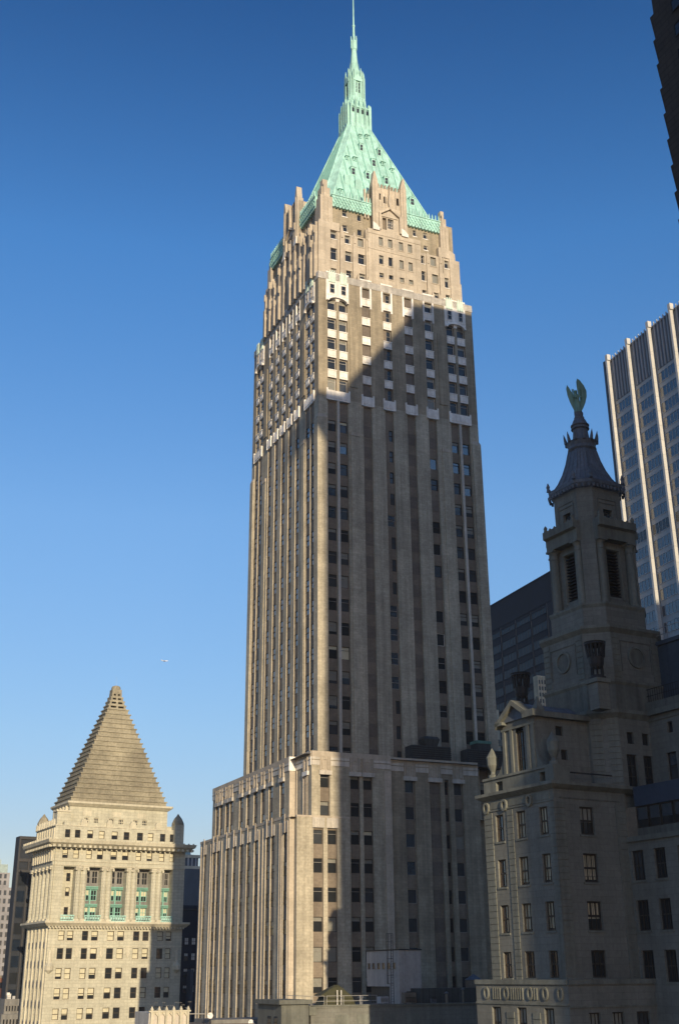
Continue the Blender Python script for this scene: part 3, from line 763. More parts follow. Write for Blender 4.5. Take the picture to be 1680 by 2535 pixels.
TLb = faceL(-3.6)
CB = [(a_, b_, k_) for a_, b_, k_ in CL] + [(29.6, 31.0, 'L'), (31.6, 32.9, 'L')]
facade_cols(T4, m, TLb, 1.6, 34.6, base, Z1, CB[1:], brow, 'tan_brick', 'brown_brick', lambda k, ri, a, b: dict(frame='frame_brown', glass=rnd('glass_sky', 'glass_dull', 'glass_office'), kind='sash'), slot=.10, wdep=.05, slot_range=(-20, 24.75))
for y0_, x0_, x1_ in ((1.6, -3.6, -2.7),): m.face([(x0_, y0_, base), (x1_, y0_, base), (x1_, y0_, Z1), (x0_, y0_, Z1)], 'tan_stone')
m.face([(-3.6, 34.6, base), (28, 34.6, base), (28, 34.6, Z1), (-3.6, 34.6, Z1)], 'tan_brick')
m.face([(22.9, -3.4, base), (22.9, 1, base), (22.9, 1, Z1), (22.9, -3.4, Z1)], 'tan_brick')
m.box(22.9, 33, 1.0, 34, base, 27.2, 'grey_brick')
m.face([(-3.6, -4, Z1 - .02), (22.9, -4, Z1 - .02), (22.9, 34.6, Z1 - .02), (-3.6, 34.6, Z1 - .02)], 'roof_gravel')
for a_, b_, k_ in CB[1:]: m.tbox(TLb, b_ + .02, b_ + .16, -40, 25.0, -.05, .2, 'tan_stone')
for x in (-2.75, -2.2, -1.35, 1.05): m.tbox(TLa, x, x + .16, -40, 26, -.12, 0, 'tan_stone')
m.build('setback_wall', T4.root)
# parapet of the setback with carved panels
q = T4.mb()
def capband(T, s0, s1, cols, zt=27.4, wm='aged_terracotta'):
    q.tbox(T, s0, s1, zt - .75, zt, -.12, .45, 'tan_stone')
    ed = [s0] + [x for a_, b_ in cols for x in (a_, b_)] + [s1]
    for i in range(0, len(ed), 2):
        if ed[i + 1] - ed[i] > .3:
            q.tbox(T, ed[i] + .003, ed[i + 1], zt - 1.85, zt - .753, -.1, .2, wm); q.tbox(T, ed[i] + .003, ed[i + 1], zt - 1.18, zt - 1.1, -.16, -.1, 'grey_brick')
    for a_, b_ in cols:
        q.tbox(T, a_, b_, zt - 2.5, zt - .753, -.08, .2, 'tan_stone')
        q.tbox(T, a_ - .08, b_ + .08, zt - 3.05, zt - 2.5, -.26, .2, wm)
        w = b_ - a_
        for f in (.04, .74, .88): q.tbox(T, a_ + w * f, a_ + w * (f + .08), zt - 2.45, zt - .6, -.2, -.08, 'tan_stone')
        for f in (.2, .62): q.tbox(T, a_ + w * f, a_ + w * (f + .1), zt - 2.3, zt - 1.1, -.18, -.08, 'tan_stone')
        q.prism([(a_ + w * .2, zt - 1.1), (a_ + w * .72, zt - 1.1), (a_ + w * .46, zt - .7)], T, -.18, -.08, 'tan_stone')
capband(T1, -2.7, 8.95, [(-1.55, .05), (2.75, 4.4), (4.65, 6.35)])
capband(T1b, 8.98, 22.9, [(11.2, 13.05), (15.0, 17.0), (18.8, 20.55)], 27.35)
capband(TLa, -3.9, 1.5, [(-3.0, -1.4)], wm='white_terracotta')
capband(TLb, 1.6, 34.6, [(a_ - .1, b_ + .1) for a_, b_, k in CB[1:]])
q.tbox(faceF(1.6), -3.72, -2.75, 25.5, 27.4, -.13, .2, 'white_terracotta')
q.build('parapet', T4.root)
# second, lower tier
m = T4.mb(); Z2 = 18.75
T2 = faceF(-4.4)
facade_cols(T4, m, T2, -4.9, 2.6, base, Z2, [(-2.6, -1.2, 'A'), (-.6, .78, 'A')], [(t - 1.78, t) for t in [17.25 - 3.54 * k for k in range(12)]], 'tan_brick', 'brown_brick', st_base, slot=.22, slot_range=(-20, 17.5))
T2L = faceL(-5.0)
m.face([(-4.9, -4.4, base), (-4.9, -3.5, base), (-4.9, -3.5, Z2), (-4.9, -4.4, Z2)], 'tan_brick')
T2b = faceL(-5.6)
C2L = [(-2.95, -1.45, 'L'), (1.75, 3.1, 'L'), (3.65, 5.0, 'L')] + [(x, x + 1.42, 'L') for x in (8.1, 11.15, 14.1, 17.1, 20.2)] + [(24.6, 25.9, 'L'), (26.4, 27.7, 'L'), (30.9, 32.0, 'L')]
r2 = [(t - 1.78, t) for t in [16.9 - 3.52 * k for k in range(14)]]
facade_cols(T4, m, T2b, -3.5, 34.0, base, Z2, C2L, r2, 'tan_brick', 'brown_brick', lambda k, ri, a, b: dict(frame='frame_brown', glass=rnd('glass_dull', 'glass_dull', 'glass_green'), kind='sash', blind=rnd(0, 0, 0, .3), bmat='blind_grey'), slot=.10, wdep=.05, slot_range=(-30, 17.2))
m.face([(-5.6, -3.5, base), (-4.9, -3.5, base), (-4.9, -3.5, Z2), (-5.6, -3.5, Z2)], 'tan_stone')
m.face([(-5.6, 34, base), (20, 34, base), (20, 34, Z2), (-5.6, 34, Z2)], 'tan_brick')
m.face([(2.6, -4.4, base), (2.6, -4, base), (2.6, -4, Z2), (2.6, -4.4, Z2)], 'tan_brick')
m.face([(-5.6, -4.4, Z2 - .01), (2.6, -4.4, Z2 - .01), (2.6, 34, Z2 - .01), (-5.6, 34, Z2 - .01)], 'roof_gravel')
for a_, b_, k_ in C2L: m.tbox(T2b, b_ + .02, b_ + .16, -60, 18.0, -.05, .2, 'tan_stone')
for x in (-3.2, -1.0, -.3, 6.0, 7.4, 23.3, 28.5, 33.2): m.tbox(T2b, x, x + .2, -60, 18.3, -.12, 0, 'tan_stone')
for a_, b_ in ((-2.75, -1.05), (-.75, .93)):
    m.tbox(T2, a_, b_, 17.5, 18.75, -.12, .1, 'aged_terracotta')
    for f in (.12, .36, .62, .8): m.tbox(T2, a_ + 1.68 * f, a_ + 1.68 * f + .12, 17.6, 18.6, -.2, -.12, 'aged_terracotta')
m.tbox(T2, -4.95, 2.6, 18.753, 19.0, -.06, .4, 'tan_stone')
for a_, b_, k_ in C2L: m.tbox(T2b, a_ - .02, b_ + .02, 16.0 + 1.0, 18.4, -.08, .1, 'aged_terracotta'); m.tbox(T2b, a_ + .55, a_ + .85, 16.9, 19.3, -.24, -.14, 'tan_stone')
m.tbox(T2b, -3.5, 34, 18.753, 19.1, -.06, .4, 'tan_stone')
m.build('lower_wall', T4.root)
T4.finish(100)

# roof plant on the setback, in front of the shaft
for nm, lab, x0, x1, hood in (('cooling_unit', 'dark louvred roof unit with a flared hood on the skyscraper setback, left of two', 13.0, 19.1, (15.0, 17.5)), ('cooling_unit', 'dark louvred roof unit with a greenish flat hood, rightmost on the skyscraper setback', 21.9, 27.9, (23.5, 25.8))):
    Bx = Building(nm, lab, 'roof unit', 65.95, A, 165, loc=T4.loc, group='roof units on the skyscraper setback')
    q = Bx.mb(); q.box(x0, x1, -2.7, -.5, 26.99, 29.4, 'dark_metal')
    for k in range(7): q.box(x0 - .04, x1 + .04, -2.76, -2.7, 27.3 + k * .3, 27.42 + k * .3, 'black_metal')
    q.build('housing', Bx.root)
    q = Bx.mb(); c = (hood[0] + hood[1]) / 2; w = (hood[1] - hood[0]) / 2
    if x0 < 20: q.loft([([(c - w * .7, -2.4), (c + w * .7, -2.4), (c + w * .7, -.8), (c - w * .7, -.8)], 29.4), ([(c - w, -2.6), (c + w, -2.6), (c + w, -.7), (c - w, -.7)], 30.4), ([(c - w * .8, -2.4), (c + w * .8, -2.4), (c + w * .8, -.8), (c - w * .8, -.8)], 30.8)], 'dark_metal')
    else: q.box(c - w, c + w, -2.5, -.8, 29.4, 30.3, 'dark_metal'); q.box(c - w - .1, c + w + .1, -2.6, -.7, 30.3, 30.7, 'copper_dark')
    q.build('hood', Bx.root)

# ================================================================== stepped-pyramid tower on the left
A = azim(113, 2400)
B = Building('stone_tower', 'cream stone office tower topped by a stepped stone pyramid, left of the skyscraper', 'office tower', 60.3, A, 266, 1.127)
base = B.base
m = B.mb(); TF, TL = faceF(0), faceL(0)
cols = [(1.85, 3.0), (3.5, 4.65), (6.3, 7.45), (8.05, 9.3), (11.1, 12.4), (13.05, 14.35), (16.15, 17.35), (18.0, 19.2), (20.9, 22.1), (22.65, 23.75)]
rows = [(5.9, 7.55)] + [(t - 1.85, t) for t in [4.6 - 3.33 * k for k in range(6)]]
holes = []
def bst():
    r = random.random()
    if r < .36: return dict(blind=1, bmat='blind_cream')
    if r < .7: return dict(blind=random.uniform(.35, .8), bmat='blind_cream')
    return dict(blind=0)
for a, b in cols:
    for c, e in rows:
        holes.append((a, b, c, e, .28)); s = bst(); s.update(frame='frame_brown', kind='sash', t=.10, glass='glass_dark', sill='limestone_trim'); B.win(TF, a, b, c, e, .2, s)
m.sheet(TF, 0, 25.9, base, 8.3, 'limestone', holes)
hl = []
lc = [(1.3 + 2.35 * k, 2.6 + 2.35 * k) for k in range(5)]
for a, b in lc:
    for c, e in [(4.6 - 3.33 * k - 2.0, 4.6 - 3.33 * k) for k in range(6)]:
        hl.append((a, b, c, e, .25)); B.win(TL, a, b, c, e, .2, dict(frame='frame_grey', kind='cross', nx=2, ny=2, glass='glass_mid', blind=rnd(0, .5, 1), bmat='blind_grey', t=.1))
        m.tbox(TL, a, b, e + .15, e + 1.1, -.02, .1, 'concrete_grey')
    hl.append((a, b, 5.2, 7.6, .6)); B.win(TL, a, b, 5.2, 7.6, .5, dict(frame='frame_grey', kind='sash', glass='glass_mid', t=.1))
m.sheet(TL, 0, 14, base, 8.3, 'limestone', hl)
for a, b in [(x[0] - .8, x[0] - .35) for x in lc] + [(12.2, 12.7)]: m.tbox(TL, a, b, -40, 7.9, -.3, .05, 'limestone_trim')
m.face([(25.9, 0, base), (25.9, 14, base), (25.9, 14, 22), (25.9, 0, 22)], 'limestone'); m.face([(0, 14, base), (25.9, 14, base), (25.9, 14, 22), (0, 14, 22)], 'limestone')
for z in (4.95, 8.0): m.tbox(TF, 0, 25.9, z - .12, z + .05, -.06, 0, 'limestone_trim')
for x in (1.0, 5.5, 10.2, 15.2, 20.0, 24.8):        # carved drops between the windows
    m.tbox(TF, x - .35, x + .35, 3.6, 4.7, -.1, 0, 'limestone_trim'); m.prism([(x - .3, 3.6), (x + .3, 3.6), (x, 2.9)], TF, -.12, 0, 'limestone_trim')
for x in (.6, 25.0): m.lathe(x, 0, [(.1, .3), (.75, .9), (.8, 1.6), (.4, 2.3), (.3, 4.2)], 'limestone_trim', 8)
m.build('wall', B.root)
# balcony cornice
q = B.mb()
q.loft([([(-.5, -.5), (26.4, -.5), (26.4, 14.5), (-.5, 14.5)], 8.3), ([(-1.1, -1.1), (27, -1.1), (27, 15), (-1.1, 15)], 8.85), ([(-1.1, -1.1), (27, -1.1), (27, 15), (-1.1, 15)], 9.2)], 'limestone_trim')
for k in range(44): q.box(-.3 + k * .605, -.05 + k * .605, -.8, -.3, 8.0, 8.32, 'limestone_trim')
q.build('cornice', B.root)
# colonnade storeys
m = B.mb()
BK = faceF(1.9)
bays = [(1.9, 4.3), (6.4, 9.3), (11.3, 14.2), (16.3, 19.2), (21.3, 23.5)]
m.sheet(TF, -.3, 25.9, 9.2, 18.8, 'limestone', [(a, b, 9.2, 18.7, 1.9) for a, b in bays])
for i, (a, b) in enumerate(bays):
    hs = []
    if i == 0:
        for z in (16.2, 13.6, 10.2): hs.append((3.1, 3.9, z, z + 1.5, .1)); B.win(BK, 3.1, 3.9, z, z + 1.5, .08, dict(frame='frame_brown', glass='glass_dark', t=.1, blind=rnd(0, .5), bmat='blind_cream'))
        m.sheet(BK, a, b, 9.2, 18.7, 'limestone', hs)
    else:
        for z, h in ((15.9, 2.3), (12.9, 1.9), (10.0, 1.8)):
            n = 2; w = (b - a) / n
            for k in range(n):
                hs.append((a + w * k + .15, a + w * (k + 1) - .15, z, z + h, .1))
                if i == 4 and k == 0 and z < 16: pass
                s = dict(frame='copper_seam' if z < 15 else 'frame_grey', glass='glass_dark', t=.10, kind='cross', nx=2, ny=2, blind=0 if z > 15 else rnd(0, .5, .5, 1), bmat='blind_cream')
                B.win(BK, a + w * k + .15, a + w * (k + 1) - .15, z, z + h, .08, s)
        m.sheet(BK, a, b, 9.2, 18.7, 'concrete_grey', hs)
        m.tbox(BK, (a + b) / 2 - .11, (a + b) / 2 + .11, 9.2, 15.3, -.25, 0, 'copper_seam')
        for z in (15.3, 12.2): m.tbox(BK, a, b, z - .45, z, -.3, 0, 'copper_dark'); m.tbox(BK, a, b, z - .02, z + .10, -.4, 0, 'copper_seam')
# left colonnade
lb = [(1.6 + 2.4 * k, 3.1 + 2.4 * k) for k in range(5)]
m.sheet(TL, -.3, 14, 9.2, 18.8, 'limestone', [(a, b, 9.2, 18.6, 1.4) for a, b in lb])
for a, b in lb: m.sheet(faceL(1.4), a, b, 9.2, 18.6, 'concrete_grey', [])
m.face([(0, 0, 18.8), (26, 0, 18.8), (26, 14, 18.8), (0, 14, 18.8)], 'limestone')
m.build('colonnade_wall', B.root)
def column(x, y, z0, z1, r):
    q = B.mb()
    q.box(x - r * 1.35, x + r * 1.35, y - r * 1.35, y + r * 1.35, z0, z0 + .35, 'limestone_trim')
    q.lathe(x, y, [(r * 1.2, z0 + .35), (r * 1.2, z0 + .55), (r, z0 + .6), (r * .88, z1 - .9), (r * .88, z1 - .75), (r * 1.15, z1 - .3)], 'limestone', 14)
    q.box(x - r * 1.45, x + r * 1.45, y - r * 1.2, y + r * 1.2, z1 - .3, z1, 'limestone_trim')
    for s in (-1, 1): q.tube((x + s * r * 1.2, y - r * 1.25, z1 - .5), (x + s * r * 1.2, y + r * .9, z1 - .5), r * .42, 'limestone_trim', 8)
    q.build('column', B.root)
for x in (4.85, 5.9, 9.85, 10.8, 14.75, 15.7, 19.75, 20.75): column(x, .12, 9.2, 18.75, .5)
for k in range(6): column(.12, .95 + 2.4 * k, 9.2, 18.75, .45)
# green balustrades
for a, b in bays:
    q = B.mb(); T = faceF(-.55)
    q.tbox(T, a - .1, b + .1, 9.21, 9.32, -.06, .06, 'copper_patina'); q.tbox(T, a - .1, b + .1, 10.1, 10.24, -.06, .06, 'copper_patina')
    n = int((b - a) / .42)
    for k in range(n + 1):
        x = a + (b - a) * k / n; q.tbox(T, x - .035, x + .035, 9.3, 10.1, -.03, .03, 'copper_patina')
        if k < n: q.prism([(x + .06, 9.7), (x + .21, 9.4), (x + .36, 9.7), (x + .21, 10.0)], T, -.02, .02, 'copper_patina')
    q.build('balustrade', B.root)
# entablature, frieze with windows
m = B.mb()
fc = [(1.45, 2.5), (3.5, 4.6), (6.0, 7.1), (8.1, 9.25), (10.75, 12.0), (13.05, 14.3), (15.8, 16.9), (18.0, 19.1), (20.5, 21.6), (22.7, 23.6)]
m.sheet(TF, -.3, 25.9, 18.8, 22.4, 'limestone', [(a, b, 20.15, 21.75, .3) for a, b in fc])
for a, b in fc: s = bst(); s.update(frame='frame_brown', t=.1); B.win(TF, a, b, 20.15, 21.75, .22, s)
m.tbox(TF, -.3, 25.9, 18.85, 19.0, -.15, 0, 'limestone_trim'); m.tbox(TF, -.3, 25.9, 19.6, 19.72, -.1, 0, 'limestone_trim')
m.sheet(TL, -.3, 14, 18.8, 22.4, 'limestone', [])
for k in range(9): m.tbox(TL, .8 + 1.45 * k, 1.4 + 1.45 * k, 19.6, 22.1, -.45, 0, 'limestone_trim')
m.build('frieze_wall', B.root)
q = B.mb()
q.loft([([(-.6, -.6), (26.2, -.6), (26.2, 14.3), (-.6, 14.3)], 22.1), ([(-1.7, -1.7), (27.3, -1.7), (27.3, 15.4), (-1.7, 15.4)], 22.75), ([(-1.9, -1.9), (27.5, -1.9), (27.5, 15.6), (-1.9, 15.6)], 23.3)], 'limestone_trim')
for k in range(29): q.box(-.9 + k * .98, -.4 + k * .98, -1.5, -.5, 22.0, 22.42, 'limestone_trim')
for k in range(16): q.box(-1.5, -.5, -.8 + k * 1.0, -.3 + k * 1.0, 22.0, 22.42, 'limestone_trim')
for k in range(30): q.box(-1.7 + k * .98, -1.45 + k * .98, -1.85, -1.65, 23.3, 23.5, 'limestone_trim')
for k in range(16): q.box(-1.85, -1.6, -1.6 + k * 1.1, -1.3 + k * 1.1, 23.3, 23.75, 'limestone_trim')
q.build('cornice', B.root)
# attic
m = B.mb(); TA = faceF(.5)
ac = [(1.8, 2.8), (3.7, 4.75), (6.1, 7.25), (8.4, 9.5), (10.9, 12.1), (13.3, 14.45), (16.0, 17.2), (18.2, 19.35), (20.7, 21.8), (22.75, 23.65)]
m.sheet(TA, -.1, 25.6, 23.3, 26.0, 'limestone', [(a, b, 23.9, 25.35, .3) for a, b in ac])
for a, b in ac: s = bst(); s.update(frame='frame_brown', t=.09); B.win(TA, a, b, 23.9, 25.35, .22, s)
m.sheet(faceL(.1), .5, 13.5, 23.3, 26.0, 'limestone', [])
for k in range(8): m.box(-.2, .1, 1 + 1.55 * k, 1.5 + 1.55 * k, 23.3, 25.6, 'limestone_trim'); m.lathe(0, 1.9 + 1.55 * k, [(.35, 26), (.3, 26.9), (.12, 27.3)], 'limestone_trim', 6)
m.box(-.1, 25.6, .5, 13.5, 25.9, 26.15, 'limestone_trim')
m.box(1.9, 24.5, 1.7, 13.5, 26.15, 26.9, 'limestone')
for x in (5.6, 10.7, 15.4, 20.6):
    T = faceF(1.55); m.prism([(x - .6, 26.15), (x + .6, 26.15), (x + .55, 27.0), (x + .3, 27.5), (x - .3, 27.5), (x - .55, 27.0)], T, -.2, .4, 'limestone_trim')
m.build('attic_wall', B.root)
m = B.mb(); TU = faceF(4)
uw = [(a, b, 26.95, 28.15) for a, b in ((6.4, 7.4), (8.3, 9.35), (11.35, 12.45), (13.3, 14.4), (16.3, 17.35), (18.2, 19.3))]
m.sheet(TU, 3.4, 23.4, 26.2, 30.4, 'limestone', [w + (.25,) for w in uw])
for w in uw: B.win(TU, *w, .2, dict(frame='limestone_trim', glass='glass_dark', kind='cross', nx=3, ny=2, t=.12))
for a in (6.9, 12.8, 18.0): m.tbox(TU, a - .8, a + 2.6 if False else a + .9, 28.4, 29.4, -.03, 0, 'limestone_trim')
m.sheet(faceL(3.4), 4, 13.6, 26.2, 30.4, 'limestone', [])
for k in range(5): m.box(2.9, 3.4, 5 + 1.9 * k, 5.5 + 1.9 * k, 26.2, 30.2, 'limestone_trim')
m.face([(23.4, 4, 26), (23.4, 13.6, 26), (23.4, 13.6, 31), (23.4, 4, 31)], 'limestone')
m.box(.8, 3.4, 3.0, 5.2, 26.15, 28.8, 'limestone'); m.box(.6, 3.4, 2.8, 5.4, 28.8, 29.1, 'limestone_trim')
m.build('attic_wall', B.root)
q = B.mb()
q.loft([([(3.2, 3.8), (23.6, 3.8), (23.6, 13.8), (3.2, 13.8)], 30.1), ([(2.7, 3.1), (24.2, 3.1), (24.2, 14.4), (2.7, 14.4)], 30.6), ([(2.7, 3.1), (24.2, 3.1), (24.2, 14.4), (2.7, 14.4)], 30.95)], 'limestone_trim')
q.build('cornice', B.root)
# stepped pyramid
m = B.mb(); NS = 20
zb, zt = 31.0, 50.4
B0 = (3.7, 23.25, 4.5, 14.9); B1 = (11.35, 15.0, 8.4, 11.6)
for k in range(NS):
    f = k / NS; x0 = lerp(B0[0], B1[0], f); x1 = lerp(B0[1], B1[1], f); y0 = lerp(B0[2], B1[2], f); y1 = lerp(B0[3], B1[3], f)
    z0 = lerp(zb, zt, f); z1 = lerp(zb, zt, (k + 1) / NS)
    m.box(x0, x1, y0, y1, z0 - (.05 if k else 0), z1 - .06, 'pyramid_stone'); m.box(x0 - .17, x1 + .17, y0 - .17, y1 + .17, z1 - .22, z1, 'pyramid_stone')
    if k < NS - 1:
        pass
x0, x1, y0, y1 = B1; cx, cy = 13.1, 10.0
hw = 1.95
for k in range(4):
    h = hw - k * .3; hy = 1.6 - k * .24; z = zt + k * .88
    m.box(cx - h, cx + h, cy - hy, cy + hy, z, z + .22, 'pyramid_stone'); m.box(cx - h * .82, cx + h * .82, cy - hy * .6, cy + hy * .8, z + .22, z + .62, 'frame_dark')
    for s in (-1, 0, 1): m.box(cx + s * h * .82 - .2, cx + s * h * .82 + .2, cy - hy, cy + hy, z + .22, z + .62, 'pyramid_stone')
    m.box(cx - h, cx + h, cy - hy, cy + hy, z + .62, z + .88, 'pyramid_stone')
m.box(cx - 1.0, cx + 1.0, cy - .9, cy + .9, zt + 3.5, zt + 4.2, 'pyramid_stone'); m.lathe(cx, cy, [(.95, zt + 4.2), (.95, zt + 4.7), (.8, zt + 4.95), (.4, zt + 5.1)], 'pyramid_stone', 14)
m.lathe(cx, cy, [(.015, zt + 4.9), (.01, zt + 7.0)], 'alu_grey', 5)
m.build('pyramid_roof', B.root)
for (x, y) in ((24.45, .9), (1.0, 12.4), (24.3, 12.6), (.9, .9)):
    if (x, y) == (.9, .9): continue
    q = B.mb(); r = .95
    q.box(x - r, x + r, y - r, y + r, 23.3, 27.2, 'limestone'); q.lathe(x, y, [(r * 1.25, 27.2), (r * 1.25, 27.5), (r * 1.05, 27.9), (r * .8, 28.4), (r * .35, 28.9), (.08, 29.3)], 'pyramid_stone', 8, pi / 8)
    q.build('turret', B.root)
B.finish(100)

# ================================================================== stone church-like tower block on the right
A = azim(1389, 2240)
C = Building('stone_block', 'grey stone office block with a gabled wing and a columned cupola tower', 'office building', 61, A, 100)
base = C.base
FL, LL = faceF(0), faceL(0)
wrow = [(10.2, 12.4), (6.55, 8.75), (2.97, 5.13), (-.45, 1.52)]
lcol = [(.93, 2.03), (3.88, 5.1), (6.93, 8.05)]
m = C.mb()
hl = [(a, b, c, e, .3) for a, b in lcol for c, e in wrow]
m.sheet(LL, 0, 9.6, base, 13.75, 'church_stone', hl)
for a, b in lcol:
    for ri, (c, e) in enumerate(wrow):
        C.win(LL, a, b, c, e, .22, dict(frame='frame_brown', kind='grid', t=.11, glass='glass_sky' if a > 6 else 'glass_dark', blind=0 if ri == 3 or a > 6 else rnd(1, 1, .9), bmat='curtain', sill='church_trim'))
hf = [(2.55, 4.0, c, e, .3) for c, e in wrow]
m.sheet(FL, 0, 7.5, base, 13.75, 'church_stone', hf)
for ri, (c, e) in enumerate(wrow): C.win(FL, 2.55, 4.0, c, e, .22, dict(frame='frame_dark', kind='grid', t=.13, glass='glass_dark', blind=(.55, .9, .6, 0)[ri], bmat=('blind_grey', 'curtain', 'curtain', 'curtain')[ri], sill='church_trim'))
m.face([(0, 9.6, base), (20, 9.6, base), (20, 9.6, 14), (0, 9.6, 14)], 'church_stone')
# quoins
for T, lst in ((LL, ((-.02, .55), (5.55, 6.35), (8.45, 9.6))), (FL, ((-.02, 1.0), (6.3, 7.5)))):
    for a, b in lst:
        for k in range(27):
            z = -.8 + .5 * k; m.tbox(T, a, b, z, z + .46, -.07, 0, 'church_trim')
m.build('wall', C.root)
# main cornice and frieze
q = C.mb()
q.tbox(LL, 0, 9.6, 12.75, 12.85, -.08, 0, 'church_trim')
def cornice_run(q, x0, x1, y0, y1, zt, h, pr, mt):
    q.loft([([(x0 - .1, y0 - .1), (x1, y0 - .1), (x1, y1 + .1), (x0 - .1, y1 + .1)], zt - h), ([(x0 - pr, y0 - pr), (x1, y0 - pr), (x1, y1 + pr), (x0 - pr, y1 + pr)], zt - h * .45), ([(x0 - pr, y0 - pr), (x1, y0 - pr), (x1, y1 + pr), (x0 - pr, y1 + pr)], zt)], mt)
cornice_run(q, 0, 12.2, 0, 9.6, 14.25, .55, .55, 'church_trim')
for x0, x1 in ((.5, 2.6), (3.6, 6.0), (7.1, 8.6)): q.tbox(LL, x0, x1, 12.95, 13.55, -.05, 0, 'church_trim')
for x0, x1 in ((.6, 6.9),): q.tbox(FL, x0, x1, 12.95, 13.05, -.06, 0, 'church_dirty')
for v in (3.1, 6.55, 9.15):
    for i in range(12):
        t0, t1 = 2 * pi * i / 12, 2 * pi * (i + 1) / 12
        q.prism([(v + .42 * cos(t0), 13.1 + .5 * sin(t0)), (v + .42 * cos(t1), 13.1 + .5 * sin(t1)), (v + .24 * cos(t1), 13.1 + .3 * sin(t1)), (v + .24 * cos(t0), 13.1 + .3 * sin(t0))], LL, -.22, 0, 'church_trim')
q.build('cornice', C.root)
# parapet on the left face with square openings
m = C.mb()
m.sheet(LL, -.3, 9.5, 14.25, 15.4, 'church_trim', [(.8, 1.6, 14.4, 15.15, .8), (6.75, 7.7, 14.35, 15.15, .8)])
m.tbox(LL, -.3, 9.5, 15.4, 15.6, -.12, .8, 'church_trim'); m.face([(0, -.3, 14.26), (9, -.3, 14.26), (9, 9.5, 14.26), (0, 9.5, 14.26)], 'lead_roof')
m.box(.75, .85, -.3, 9.5, 14.25, 15.4, 'church_dirty')
m.box(-.1, 1.6, -.35, .75, 14.25, 15.4, 'church_trim'); m.box(1.6, 6.2, -.15, -.05, 15.0, 15.1, 'black_metal')
m.build('parapet', C.root)
# gabled wing
m = C.mb(); GL = faceL(.15); GF = faceF(2.0)
arch = [(3.55 + .55 + .55 * cos(t), 18.95 + .55 * sin(t)) for t in [pi * i / 10 for i in range(11)]]
hol = (3.55, 4.65, 14.4, 18.95, .22)
m.sheet(GL, 2.0, 6.5, 14.25, 18.95, 'church_stone', [hol])
top = [(6.5, 18.95), (6.5, 19.9), (4.5, 21.4), (2.0, 19.9), (2.0, 18.95)]
m.face([GL(*p, 0) for p in ([(2.0, 18.95), (2.0, 19.9), (4.5, 21.4), (6.5, 19.9), (6.5, 18.95)] + arch[::-1][::-1][::1][::-1][::-1])][:0] or [GL(2.0, 19.5, 0), GL(6.5, 19.5, 0), GL(6.5, 19.9, 0), GL(4.3, 21.4, 0), GL(2.0, 19.9, 0)], 'church_stone')
m.face([GL(4.65, 18.95, 0), GL(6.5, 18.95, 0), GL(6.5, 19.5, 0), GL(4.1, 19.5, 0), GL(4.38, 19.42, 0), GL(4.58, 19.2, 0)], 'church_stone')
m.face([GL(2.0, 18.95, 0), GL(3.55, 18.95, 0), GL(3.62, 19.2, 0), GL(3.82, 19.42, 0), GL(4.1, 19.5, 0), GL(2.0, 19.5, 0)], 'church_stone')
m.face([GL(3.4, 18.9, .35), GL(4.8, 18.9, .35), GL(4.8, 19.6, .35), GL(3.4, 19.6, .35)], 'glass_dark')
gw = [(2.35, 3.15, 18.45, 19.25), (2.75, 3.45, 16.45, 17.3)]
m.sheet(GF, .15, 6.3, 14.25, 19.9, 'church_stone', [w + (.3,) for w in gw])
for w in gw: C.win(GF, *w, .25, dict(frame='frame_dark', glass='glass_dark', kind='none', t=.08))
m.face([(.15, 6.5, 14), (6.3, 6.5, 14), (6.3, 6.5, 20), (.15, 6.5, 20)], 'church_stone')
for v in (2.05, 2.75, 5.05, 6.1): m.tbox(GL, v, v + .35, 14.3, 19.4, -.12, 0, 'church_trim')
m.tbox(GL, 1.9, 6.6, 19.25, 19.45, -.14, 0, 'church_trim')
m.build('gable_wall', C.root)
C.win(GL, 3.55, 4.65, 14.45, 18.95, .17, dict(frame='frame_brown', kind='cross', nx=3, ny=4, t=.06, glass='glass_green', blind=.55, bmat='glass_dark'))
q = C.mb()
for a, b in (((6.95, 19.95), (4.45, 21.65)), ((4.45, 21.65), (2.6, 20.45))):
    q.prism([a, b, (b[0], b[1] - .45), (a[0], a[1] - .45)], GL, -.5, .6, 'church_trim')
q.tbox(GL, 5.9, 6.95, 19.75, 20.0, -.5, .5, 'church_trim')
q.box(-.35, 6.4, 1.5, 3.0, 19.85, 20.3, 'church_trim'); q.box(-.35, .9, 1.5, 3.1, 20.3, 20.42, 'church_trim')
q.loft([([(0, 1.7), (6.3, 1.7), (6.3, 6.7), (0, 6.7)], 19.95), ([(.1, 4.4), (6.3, 4.4), (6.3, 4.5), (.1, 4.5)], 21.45)], 'lead_roof')
q.loft([([(.2, 1.6), (1.1, 1.6), (1.1, 2.4), (.2, 2.4)], 20.42), ([(.5, 1.9), (.8, 1.9), (.8, 2.2), (.5, 2.2)], 21.2), ([(.6, 2.0), (.7, 2.0), (.7, 2.1), (.6, 2.1)], 21.6)], 'church_trim')
q.build('pediment', C.root)
